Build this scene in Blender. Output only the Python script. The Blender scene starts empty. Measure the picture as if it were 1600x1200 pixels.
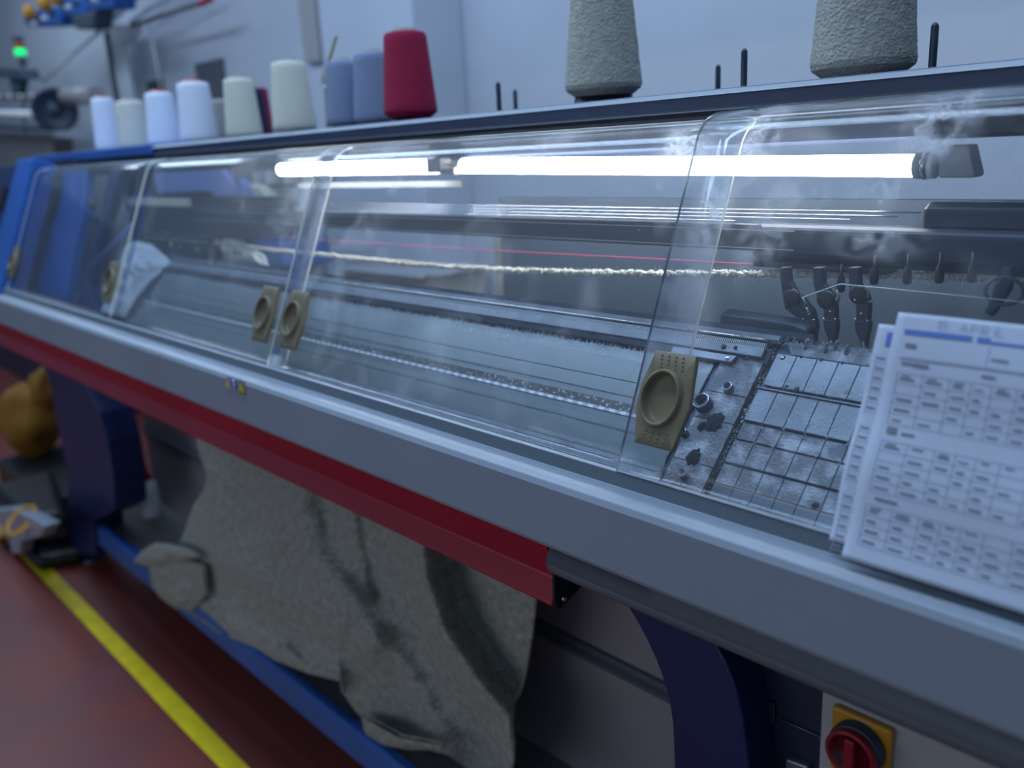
import bpy, bmesh, math, random
import numpy as np
from mathutils import Vector, noise, Matrix
random.seed(7)
PI = math.pi
C = bpy.context.scene.collection
# ------------------------------------------------------------------ camera, world, lights, exposure
FPX, CAM_Z = 1350.0, 1.40
YAW, PITCH, ROLL = math.radians(47.49), math.radians(15.22), math.radians(-3.04)
fw = np.array([-math.sin(YAW) * math.cos(PITCH), math.cos(YAW) * math.cos(PITCH), -math.sin(PITCH)])
r0 = np.array([math.cos(YAW), math.sin(YAW), 0.0]); u0 = np.cross(r0, fw)
rt = math.cos(ROLL) * r0 + math.sin(ROLL) * u0
up = -math.sin(ROLL) * r0 + math.cos(ROLL) * u0
cam_d = bpy.data.cameras.new('camera'); cam = bpy.data.objects.new('camera', cam_d); C.objects.link(cam)
cam.matrix_world = Matrix(((rt[0], up[0], -fw[0], 0), (rt[1], up[1], -fw[1], 0), (rt[2], up[2], -fw[2], CAM_Z), (0, 0, 0, 1)))
cam_d.sensor_width = 36; cam_d.lens = FPX / 1600 * 36; cam_d.clip_start = 0.02
cam_d.dof.use_dof = True; cam_d.dof.focus_distance = 0.98; cam_d.dof.aperture_fstop = 2.8
bpy.context.scene.camera = cam
W = bpy.data.worlds.new('world'); bpy.context.scene.world = W; W.use_nodes = True
W.node_tree.nodes['Background'].inputs[0].default_value = (0.38, 0.58, 0.88, 1)
W.node_tree.nodes['Background'].inputs[1].default_value = 0.215
def area(name, loc, target, sx, sy, power, col):
    l = bpy.data.lights.new(name, 'AREA'); l.shape = 'RECTANGLE'; l.size = sx; l.size_y = sy; l.energy = power; l.color = col
    o = bpy.data.objects.new(name, l); C.objects.link(o); o.location = loc
    o.rotation_euler = (Vector(target) - Vector(loc)).to_track_quat('-Z', 'Y').to_euler()
area('ceiling_lamp_front', (-2.4, 0.46, 3.3), (-2.4, 0.46, 0), 5.0, 0.35, 58, (0.52, 0.72, 1.0))
area('front_fill', (-2.4, -4.6, 1.7), (-1.8, 0.6, 0.6), 6.0, 1.6, 34, (0.74, 0.86, 1.0))  # added fill light from the front, no window stands there
area('ceiling_lamp_aisle', (-6.5, 1.0, 3.3), (-6.5, 1.0, 0), 2.0, 0.8, 20, (0.62, 0.80, 1.0))
area('ceiling_lamp_back', (-0.6, 1.55, 3.2), (-0.7, 2.3, 1.3), 2.6, 0.3, 9, (0.55, 0.76, 1.0))
vs = bpy.context.scene.view_settings
vs.view_transform = 'Standard'; vs.look = 'None'; vs.gamma = 1.0; vs.use_curve_mapping = False; vs.exposure = 0.32
bpy.context.scene.cycles.max_bounces = 10
bpy.context.scene.cycles.transparent_max_bounces = 16
bpy.context.scene.cycles.sample_clamp_indirect = 4.0
bpy.context.scene.cycles.use_denoising = True

# ------------------------------------------------------------------ measuring helpers: a sight line meets a plane of the place
def ray(px, py):
    d = rt * (px - 800) / FPX - up * (py - 600) / FPX + fw
    return d / np.linalg.norm(d)
def at(px, py, Y):
    d = ray(px, py); t = Y / d[1]; return Vector((d[0] * t, Y, CAM_Z + d[2] * t))
def atz(px, py, Z):
    d = ray(px, py); t = (Z - CAM_Z) / d[2]; return Vector((d[0] * t, d[1] * t, Z))
def atpl(px, py, y0, z0, deg):
    d = ray(px, py); s = math.radians(deg); n = np.array([0, -math.sin(s), math.cos(s)])
    t = (np.array([0, y0, z0 - CAM_Z]) @ n) / (d @ n); q = d * t + np.array([0, 0, CAM_Z])
    return Vector(q), float((q[1] - y0) * math.cos(s) + (q[2] - z0) * math.sin(s))
def frame(y0, z0, deg):
    s = math.radians(deg); c, sn = math.cos(s), math.sin(s)
    return lambda x, u, h=0.0: Vector((x, y0 + u * c - h * sn, z0 + u * sn + h * c))   # x along machine, u up the slope, h off the surface
BED = frame(0.70, 1.045, 45)
def bed(px, py):
    q, s = atpl(px, py, 0.70, 1.045, 45); return q.x, s
def zan(y, deg): return CAM_Z + y * math.tan(math.radians(deg))

# ------------------------------------------------------------------ materials
def lin(c):
    return tuple(((v / 255) / 12.92 if v / 255 <= 0.04045 else ((v / 255 + 0.055) / 1.055) ** 2.4) for v in c) + (1,)
def nn(nt, t, **kw):
    n = nt.nodes.new(t)
    for k, v in kw.items(): setattr(n, k, v)
    return n
def mat(name, c, rough=0.5, metal=0.0, var=0.0, vscale=30.0, bump=0.0, bscale=200.0, c2=None, emit=None, spec=0.5, stretch=None, edge=(0.4, 0.6), sheen=0.0):
    m = bpy.data.materials.new(name); m.use_nodes = True; nt = m.node_tree; b = nt.nodes['Principled BSDF']
    b.inputs['Base Color'].default_value = lin(c); b.inputs['Roughness'].default_value = rough; b.inputs['Metallic'].default_value = metal
    b.inputs['Specular IOR Level'].default_value = spec
    if sheen: b.inputs['Sheen Weight'].default_value = sheen
    tc = nn(nt, 'ShaderNodeTexCoord'); mp = nn(nt, 'ShaderNodeMapping'); nt.links.new(tc.outputs['Object'], mp.inputs['Vector'])
    if stretch: mp.inputs['Scale'].default_value = stretch
    if c2 is not None or var:
        t = nn(nt, 'ShaderNodeTexNoise'); t.inputs['Scale'].default_value = vscale; t.inputs['Detail'].default_value = 5
        nt.links.new(mp.outputs[0], t.inputs['Vector'])
        cr = nn(nt, 'ShaderNodeValToRGB'); cr.color_ramp.elements[0].position = edge[0]; cr.color_ramp.elements[1].position = edge[1]
        a = lin(c); d = lin(c2) if c2 is not None else tuple(min(1, v * (1 + var)) for v in a[:3]) + (1,)
        if c2 is None: a = tuple(v * (1 - var) for v in a[:3]) + (1,)
        cr.color_ramp.elements[0].color = a; cr.color_ramp.elements[1].color = d
        nt.links.new(t.outputs['Fac'], cr.inputs['Fac']); nt.links.new(cr.outputs[0], b.inputs['Base Color'])
    if bump:
        t2 = nn(nt, 'ShaderNodeTexNoise'); t2.inputs['Scale'].default_value = bscale; t2.inputs['Detail'].default_value = 3
        nt.links.new(mp.outputs[0], t2.inputs['Vector'])
        bm = nn(nt, 'ShaderNodeBump'); bm.inputs['Strength'].default_value = bump; bm.inputs['Distance'].default_value = 0.002
        nt.links.new(t2.outputs['Fac'], bm.inputs['Height']); nt.links.new(bm.outputs[0], b.inputs['Normal'])
    if emit:
        b.inputs['Emission Color'].default_value = emit[0] + (1,); b.inputs['Emission Strength'].default_value = emit[1]
    return m
M = {}
M['rail'] = mat('grey_paint', (148, 157, 170), 0.38, var=0.04, vscale=3, bump=0.05, bscale=500)
M['seal'] = mat('grey_rubber_seal', (104, 116, 126), 0.6)
M['rail_dark'] = mat('dark_grey_paint', (92, 98, 106), 0.5)
M['red'] = mat('red_paint', (164, 16, 46), 0.4, var=0.08, vscale=5)
M['black'] = mat('black_plastic', (14, 18, 24), 0.45)
M['navy'] = mat('navy_paint', (30, 40, 66), 0.45)
M['shelf_face'] = mat('dark_blue_grey_paint', (66, 84, 124), 0.45, var=0.05, vscale=4)
M['shelf_lip'] = mat('grey_aluminium', (168, 176, 186), 0.4, 0.1)
M['blue'] = mat('blue_paint', (34, 90, 168), 0.4, var=0.08, vscale=4)
M['deepblue'] = mat('deep_blue_paint', (20, 38, 84), 0.42, var=0.06, vscale=4)
M['violet'] = mat('pale_blue_paint', (120, 136, 196), 0.35, var=0.05, vscale=3)
M['khaki'] = mat('khaki_plastic', (122, 112, 88), 0.48, bump=0.05, bscale=900)
M['steel'] = mat('brushed_steel', (128, 136, 146), 0.38, 0.6, var=0.15, vscale=25, bump=0.15, bscale=300)
M['steel_dusty'] = mat('dusty_steel', (116, 122, 130), 0.5, 0.35, c2=(190, 198, 208), vscale=46, bump=0.8, bscale=420, edge=(0.45, 0.72))
M['steel_dark'] = mat('dark_steel', (62, 72, 88), 0.4, 0.6, var=0.2, vscale=20)
M['needle'] = mat('needle_steel', (172, 182, 186), 0.32, 0.7)
M['gap'] = mat('bed_shadow_gap', (16, 20, 28), 0.6)
M['lint'] = mat('white_lint', (226, 230, 236), 0.9, c2=(170, 178, 190), vscale=60, bump=0.8, bscale=500)
M['dark_lint'] = mat('dark_oily_lint', (34, 40, 52), 0.95, bump=1.0, bscale=600)
M['chrome'] = mat('chrome', (215, 220, 226), 0.18, 1.0)
M['brass'] = mat('brass', (200, 184, 110), 0.3, 0.8)
M['tube'] = mat('lit_tube', (255, 255, 255), 0.5, emit=((0.95, 0.98, 1.0), 26))
M['lampgrey'] = mat('lamp_grey_plastic', (158, 154, 158), 0.4)
M['white'] = mat('white_plastic', (225, 228, 232), 0.45)
M['cream'] = mat('cream_paint', (205, 200, 180), 0.5)
M['wall'] = mat('wall_paint', (196, 202, 214), 0.8, var=0.05, vscale=1.2, bump=0.1, bscale=60)
M['floor'] = mat('red_floor_paint', (128, 56, 48), 0.42, c2=(116, 58, 56), vscale=3.5, bump=0.15, bscale=40)
M['yellow'] = mat('yellow_line_paint', (250, 214, 8), 0.5, var=0.10, vscale=12)
M['panel'] = mat('grey_beige_panel', (150, 140, 142), 0.5, var=0.04, vscale=4)
M['tray'] = mat('tray_grey', (120, 122, 122), 0.5, var=0.06, vscale=5)
M['darkpanel'] = mat('slate_panel', (62, 76, 92), 0.55, var=0.04, vscale=3)
M['beam'] = mat('beam_black_anodised', (30, 38, 56), 0.55, 0.0, var=0.12, vscale=6)
M['carriage'] = mat('carriage_blue_black', (26, 36, 56), 0.5, 0.0, var=0.1, vscale=4)
M['paper'] = mat('paper', (196, 204, 222), 0.75, var=0.02, vscale=8)
M['ink'] = mat('grey_ink', (128, 132, 150), 0.8)
M['inkline'] = mat('pale_grey_ink', (158, 164, 184), 0.8)
M['inkblue'] = mat('blue_ink', (96, 126, 200), 0.8)
M['orange'] = mat('amber_plastic', (190, 90, 30), 0.4)
M['amber_yellow'] = mat('yellow_cloth', (140, 94, 20), 0.8)
M['green_lit'] = mat('lit_green_lens', (10, 200, 70), 0.4, emit=((0.0, 0.9, 0.25), 1.0))
M['signblue'] = mat('sign_blue', (20, 70, 190), 0.5)
M['signyellow'] = mat('sign_yellow', (235, 215, 30), 0.5)
M['red_plastic'] = mat('red_plastic', (140, 18, 34), 0.35)
M['darkred_plastic'] = mat('dark_red_plastic', (96, 14, 30), 0.35)
M['yellow_plastic'] = mat('yellow_plastic', (196, 136, 24), 0.45)
M['cabinet'] = mat('cabinet_grey', (170, 168, 168), 0.5, var=0.03)
M['cloth_grey'] = mat('grey_white_cloth', (190, 196, 204), 0.9, var=0.06, vscale=14, bump=0.4, bscale=700)
M['cloth_white'] = mat('white_cloth', (240, 242, 236), 0.9)
M['pinkyarn'] = mat('pink_yarn', (200, 60, 104), 0.7)
M['thread'] = mat('white_thread', (230, 230, 230), 0.7)
M['chenille'] = mat('cream_chenille', (225, 222, 205), 0.95, var=0.08, vscale=90, bump=0.6, bscale=900)

def yarn_mat(name, c, c2, pitch=380.0, rough=0.85, bump=0.7):
    m = bpy.data.materials.new(name); m.use_nodes = True; nt = m.node_tree; b = nt.nodes['Principled BSDF']; b.inputs['Roughness'].default_value = rough
    tc = nn(nt, 'ShaderNodeTexCoord'); mp = nn(nt, 'ShaderNodeMapping'); mp.inputs['Rotation'].default_value = (0.12, 0.1, 0)
    w = nn(nt, 'ShaderNodeTexWave', bands_direction='Z'); w.inputs['Scale'].default_value = pitch / 6.28; w.inputs['Distortion'].default_value = 3.0
    w.inputs['Detail'].default_value = 2; w.inputs['Detail Scale'].default_value = 2.5
    nt.links.new(tc.outputs['Object'], mp.inputs[0]); nt.links.new(mp.outputs[0], w.inputs['Vector'])
    cr = nn(nt, 'ShaderNodeValToRGB'); cr.color_ramp.elements[0].color = lin(c2); cr.color_ramp.elements[1].color = lin(c)
    nt.links.new(w.outputs['Fac'], cr.inputs['Fac']); nt.links.new(cr.outputs[0], b.inputs['Base Color'])
    bm = nn(nt, 'ShaderNodeBump'); bm.inputs['Strength'].default_value = bump; bm.inputs['Distance'].default_value = 0.001
    nt.links.new(w.outputs['Fac'], bm.inputs['Height']); nt.links.new(bm.outputs[0], b.inputs['Normal'])
    return m
M['y_white'] = yarn_mat('yarn_blue_white', (232, 240, 255), (214, 224, 244))
M['y_cream'] = yarn_mat('yarn_cream', (226, 226, 212), (204, 204, 190))
M['y_grey'] = yarn_mat('yarn_grey_blue', (140, 154, 184), (112, 124, 152))
M['y_red'] = yarn_mat('yarn_crimson', (176, 14, 72), (120, 6, 48))
M['y_tan'] = yarn_mat('yarn_tan', (160, 156, 152), (140, 136, 134))
M['y_navy'] = yarn_mat('yarn_navy', (38, 40, 84), (26, 28, 60))
M['y_chen'] = mat('yarn_grey_chenille', (172, 172, 164), 0.95, var=0.08, vscale=120, bump=0.5, bscale=500)

def knit_mat():
    m = bpy.data.materials.new('cream_knit'); m.use_nodes = True; nt = m.node_tree; b = nt.nodes['Principled BSDF']; b.inputs['Roughness'].default_value = 0.95
    uv = nn(nt, 'ShaderNodeUVMap'); mp = nn(nt, 'ShaderNodeMapping'); nt.links.new(uv.outputs[0], mp.inputs[0])
    w = nn(nt, 'ShaderNodeTexWave', bands_direction='X'); w.inputs['Scale'].default_value = 52; w.inputs['Distortion'].default_value = 2.5; w.inputs['Detail'].default_value = 2; w.inputs['Detail Scale'].default_value = 6
    w2 = nn(nt, 'ShaderNodeTexWave', bands_direction='Y'); w2.inputs['Scale'].default_value = 40; w2.inputs['Distortion'].default_value = 4.0; w2.inputs['Detail Scale'].default_value = 8
    no = nn(nt, 'ShaderNodeTexNoise'); no.inputs['Scale'].default_value = 60
    for q in (w, w2, no): nt.links.new(mp.outputs[0], q.inputs['Vector'])
    mx = nn(nt, 'ShaderNodeMath', operation='MULTIPLY'); nt.links.new(w.outputs['Fac'], mx.inputs[0]); nt.links.new(w2.outputs['Fac'], mx.inputs[1])
    ad = nn(nt, 'ShaderNodeMath', operation='ADD'); nt.links.new(mx.outputs[0], ad.inputs[0]); nt.links.new(no.outputs['Fac'], ad.inputs[1])
    cr = nn(nt, 'ShaderNodeValToRGB'); cr.color_ramp.elements[0].position = 0.35; cr.color_ramp.elements[0].color = lin((160, 158, 145)); cr.color_ramp.elements[1].position = 1.0; cr.color_ramp.elements[1].color = lin((232, 230, 214))  # hollows between stitches darkened: relief shade put into the colour
    nt.links.new(ad.outputs[0], cr.inputs['Fac']); nt.links.new(cr.outputs[0], b.inputs['Base Color'])
    bm = nn(nt, 'ShaderNodeBump'); bm.inputs['Strength'].default_value = 1.0; bm.inputs['Distance'].default_value = 0.006
    nt.links.new(ad.outputs[0], bm.inputs['Height']); nt.links.new(bm.outputs[0], b.inputs['Normal'])
    return m
M['knit'] = knit_mat()

def slot_mat(name, ca, cb, pitch=0.0017, rough=0.45, speck=0.0):
    """needle tricks: fine light and dark stripes across the bed, with lint specks"""
    m = bpy.data.materials.new(name); m.use_nodes = True; nt = m.node_tree; b = nt.nodes['Principled BSDF']; b.inputs['Roughness'].default_value = rough; b.inputs['Metallic'].default_value = 0.4
    g = nn(nt, 'ShaderNodeTexCoord'); sp = nn(nt, 'ShaderNodeSeparateXYZ'); nt.links.new(g.outputs['Object'], sp.inputs[0])
    a = nn(nt, 'ShaderNodeMath', operation='MULTIPLY'); a.inputs[1].default_value = 2 * PI / pitch; nt.links.new(sp.outputs['X'], a.inputs[0])
    s = nn(nt, 'ShaderNodeMath', operation='SINE'); nt.links.new(a.outputs[0], s.inputs[0])
    mr = nn(nt, 'ShaderNodeMapRange'); mr.inputs['From Min'].default_value = -0.5; mr.inputs['From Max'].default_value = 0.5; nt.links.new(s.outputs[0], mr.inputs['Value'])
    no = nn(nt, 'ShaderNodeTexNoise'); no.inputs['Scale'].default_value = 260; no.inputs['Detail'].default_value = 4; nt.links.new(g.outputs['Object'], no.inputs['Vector'])
    cm = nn(nt, 'ShaderNodeMix', data_type='RGBA'); cm.inputs['A'].default_value = lin(ca); cm.inputs['B'].default_value = lin(cb); nt.links.new(mr.outputs[0], cm.inputs['Factor'])
    n2 = nn(nt, 'ShaderNodeMapRange'); n2.inputs['From Min'].default_value = 0.55; n2.inputs['From Max'].default_value = 0.68; n2.inputs['To Max'].default_value = speck; nt.links.new(no.outputs['Fac'], n2.inputs['Value'])
    c2 = nn(nt, 'ShaderNodeMix', data_type='RGBA'); c2.inputs['B'].default_value = lin((225, 235, 230)); nt.links.new(cm.outputs['Result'], c2.inputs['A']); nt.links.new(n2.outputs[0], c2.inputs['Factor'])
    nt.links.new(c2.outputs['Result'], b.inputs['Base Color'])
    bm = nn(nt, 'ShaderNodeBump'); bm.inputs['Strength'].default_value = 0.6; bm.inputs['Distance'].default_value = 0.0005; nt.links.new(s.outputs[0], bm.inputs['Height']); nt.links.new(bm.outputs[0], b.inputs['Normal'])
    return m
M['slot_light'] = slot_mat('needle_tricks_light', (14, 20, 28), (120, 136, 146), speck=0.3)
M['slot_mid'] = slot_mat('needle_tricks_mid', (10, 16, 24), (84, 96, 110), speck=0.15)
M['slot_dark'] = slot_mat('needle_tricks_dark', (24, 30, 38), (96, 106, 114), speck=0.6)
M['comb'] = slot_mat('comb_teeth', (40, 50, 62), (190, 204, 212), pitch=0.0024, speck=0.1)

M['dash'] = slot_mat('dashed_bar', (160, 170, 180), (215, 222, 230), pitch=0.017)
def pane_mat(name, seed, haze=0.05, smudge=0.3, tint=(0.935, 0.96, 0.985), stains=()):
    m = bpy.data.materials.new(name); m.use_nodes = True; nt = m.node_tree; nt.nodes.clear(); L = nt.links.new
    out = nn(nt, 'ShaderNodeOutputMaterial'); tr = nn(nt, 'ShaderNodeBsdfTransparent'); tr.inputs[0].default_value = tint + (1,)
    gl = nn(nt, 'ShaderNodeBsdfGlossy'); gl.inputs['Roughness'].default_value = 0.06; gl.inputs['Color'].default_value = (1, 1, 1, 1)
    lw = nn(nt, 'ShaderNodeLayerWeight'); lw.inputs['Blend'].default_value = 0.5
    pw = nn(nt, 'ShaderNodeMath', operation='POWER'); pw.inputs[1].default_value = 4.0; L(lw.outputs['Facing'], pw.inputs[0])
    ml = nn(nt, 'ShaderNodeMath', operation='MULTIPLY_ADD'); ml.inputs[1].default_value = 0.7; ml.inputs[2].default_value = 0.03; L(pw.outputs[0], ml.inputs[0])
    m1 = nn(nt, 'ShaderNodeMixShader'); L(ml.outputs[0], m1.inputs[0]); L(tr.outputs[0], m1.inputs[1]); L(gl.outputs[0], m1.inputs[2])
    # smudges and scratches scatter light
    tc = nn(nt, 'ShaderNodeTexCoord'); mp = nn(nt, 'ShaderNodeMapping'); mp.inputs['Location'].default_value = (seed * 3.7, seed, 0); L(tc.outputs['Object'], mp.inputs[0])
    def ramp(node, lo, hi, out='Fac'):
        r = nn(nt, 'ShaderNodeMapRange'); r.inputs['From Min'].default_value = lo; r.inputs['From Max'].default_value = hi; L(node.outputs[out], r.inputs['Value']); return r
    n1 = nn(nt, 'ShaderNodeTexNoise'); n1.inputs['Scale'].default_value = 13; n1.inputs['Detail'].default_value = 6; n1.inputs['Distortion'].default_value = 0.6; L(mp.outputs[0], n1.inputs['Vector'])
    a = ramp(n1, 0.50, 0.80)
    n2 = nn(nt, 'ShaderNodeTexNoise'); n2.inputs['Scale'].default_value = 3.2; n2.inputs['Detail'].default_value = 3; L(mp.outputs[0], n2.inputs['Vector']); b = ramp(n2, 0.40, 0.62)
    ab = nn(nt, 'ShaderNodeMath', operation='MULTIPLY'); L(a.outputs[0], ab.inputs[0]); L(b.outputs[0], ab.inputs[1])
    tot = nn(nt, 'ShaderNodeMath', operation='MULTIPLY_ADD'); tot.inputs[1].default_value = smudge; tot.inputs[2].default_value = haze; L(ab.outputs[0], tot.inputs[0])
    last = tot
    for k, (px_, py_, wx, wz, st_) in enumerate(stains):      # finger smears: a place, a size, a strength
        c_ = atpl(px_, py_, 0.657, 1.066, 67)[0]
        n_ = nn(nt, 'ShaderNodeTexNoise'); n_.inputs['Scale'].default_value = 55; n_.inputs['Detail'].default_value = 5; n_.inputs['Distortion'].default_value = 1.2; L(mp.outputs[0], n_.inputs['Vector'])
        su = nn(nt, 'ShaderNodeVectorMath', operation='SUBTRACT'); su.inputs[1].default_value = (c_.x, 0, c_.z); L(tc.outputs['Object'], su.inputs[0])
        mu = nn(nt, 'ShaderNodeVectorMath', operation='MULTIPLY'); mu.inputs[1].default_value = (1 / wx, 0, 1 / wz); L(su.outputs[0], mu.inputs[0])
        le = nn(nt, 'ShaderNodeVectorMath', operation='LENGTH'); L(mu.outputs[0], le.inputs[0])
        mr_ = nn(nt, 'ShaderNodeMapRange', interpolation_type='SMOOTHSTEP'); mr_.inputs['From Min'].default_value = 0.2; mr_.inputs['From Max'].default_value = 1.2; mr_.inputs['To Min'].default_value = 1; mr_.inputs['To Max'].default_value = 0; L(le.outputs['Value'], mr_.inputs['Value'])
        rr_ = ramp(n_, 0.38, 0.72); m_ = nn(nt, 'ShaderNodeMath', operation='MULTIPLY'); L(mr_.outputs[0], m_.inputs[0]); L(rr_.outputs[0], m_.inputs[1])
        a_ = nn(nt, 'ShaderNodeMath', operation='MULTIPLY_ADD'); a_.inputs[1].default_value = st_; L(m_.outputs[0], a_.inputs[0]); L(last.outputs[0], a_.inputs[2]); last = a_
    for k, (ang, sc, wd, st) in enumerate(((0.5, 18, 0.0035, 0.3), (-0.7, 30, 0.004, 0.28), (1.3, 46, 0.005, 0.22))):
        mq = nn(nt, 'ShaderNodeMapping'); mq.inputs['Rotation'].default_value = (ang, ang * 0.6, ang * 1.7); mq.inputs['Scale'].default_value = (1, 3.5, 0.35); L(mp.outputs[0], mq.inputs[0])
        v = nn(nt, 'ShaderNodeTexVoronoi', feature='DISTANCE_TO_EDGE'); v.inputs['Scale'].default_value = sc; L(mq.outputs[0], v.inputs['Vector'])
        r = nn(nt, 'ShaderNodeMapRange'); r.inputs['From Min'].default_value = 0.0; r.inputs['From Max'].default_value = wd; r.inputs['To Min'].default_value = st; r.inputs['To Max'].default_value = 0; L(v.outputs['Distance'], r.inputs['Value'])
        nm = nn(nt, 'ShaderNodeTexNoise'); nm.inputs['Scale'].default_value = 8 + 3 * k; L(mq.outputs[0], nm.inputs['Vector']); rm = ramp(nm, 0.56, 0.66)
        mm = nn(nt, 'ShaderNodeMath', operation='MULTIPLY'); L(r.outputs[0], mm.inputs[0]); L(rm.outputs[0], mm.inputs[1])
        ad = nn(nt, 'ShaderNodeMath', operation='ADD'); L(last.outputs[0], ad.inputs[0]); L(mm.outputs[0], ad.inputs[1]); last = ad
    v = nn(nt, 'ShaderNodeTexVoronoi'); v.inputs['Scale'].default_value = 60; L(mp.outputs[0], v.inputs['Vector'])
    r = nn(nt, 'ShaderNodeMapRange'); r.inputs['From Min'].default_value = 0.04; r.inputs['From Max'].default_value = 0.09; r.inputs['To Min'].default_value = 0.35; r.inputs['To Max'].default_value = 0; L(v.outputs['Distance'], r.inputs['Value'])
    mm = nn(nt, 'ShaderNodeMath', operation='MULTIPLY'); L(r.outputs[0], mm.inputs[0]); L(b.outputs[0], mm.inputs[1])
    ad = nn(nt, 'ShaderNodeMath', operation='ADD'); ad.use_clamp = True; L(last.outputs[0], ad.inputs[0]); L(mm.outputs[0], ad.inputs[1])
    df = nn(nt, 'ShaderNodeBsdfDiffuse'); df.inputs[0].default_value = (0.82, 0.89, 1, 1); tl = nn(nt, 'ShaderNodeBsdfTranslucent'); tl.inputs[0].default_value = (0.82, 0.89, 1, 1)
    m2 = nn(nt, 'ShaderNodeMixShader'); m2.inputs[0].default_value = 0.6; L(df.outputs[0], m2.inputs[1]); L(tl.outputs[0], m2.inputs[2])
    m3 = nn(nt, 'ShaderNodeMixShader'); L(ad.outputs[0], m3.inputs[0]); L(m1.outputs[0], m3.inputs[1]); L(m2.outputs[0], m3.inputs[2]); L(m3.outputs[0], out.inputs[0])
    return m
M['paneA'] = pane_mat('acrylic_far', 1.3, haze=0.014, smudge=0.10)
M['paneB'] = pane_mat('acrylic_smudged', 2.1, haze=0.030, smudge=0.15, stains=((440, 350, 0.10, 0.08, 0.13), (480, 300, 0.06, 0.06, 0.15), (230, 300, 0.05, 0.15, 0.15)))
M['paneC'] = pane_mat('acrylic_scratched', 5.2, haze=0.022, smudge=0.25, stains=((1060, 230, 0.05, 0.03, 0.35), (860, 215, 0.05, 0.02, 0.15), (590, 240, 0.04, 0.05, 0.25), (470, 400, 0.03, 0.12, 0.15)))
M['paneD'] = pane_mat('acrylic_fingerprinted', 8.4, haze=0.024, smudge=0.45, stains=((1455, 215, 0.045, 0.030, 0.5), (1500, 160, 0.05, 0.02, 0.3), (1185, 215, 0.03, 0.05, 0.35), (1110, 340, 0.03, 0.05, 0.35), (1180, 390, 0.03, 0.04, 0.22), (1370, 375, 0.05, 0.02, 0.3), (1230, 330, 0.05, 0.04, 0.18), (1380, 300, 0.04, 0.02, 0.3)))
M['pane_edge'] = mat('acrylic_edge_lit', (236, 240, 228), 0.3, spec=0.8)  # pale cream stands in for light caught in the cover edges
_n = M['pane_edge'].node_tree; _n.nodes['Principled BSDF'].inputs['Alpha'].default_value = 0.92
M['edge_dark'] = mat('acrylic_dark_edge', (60, 72, 84), 0.3)  # same acrylic edge painted dark, as if unlit

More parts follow.
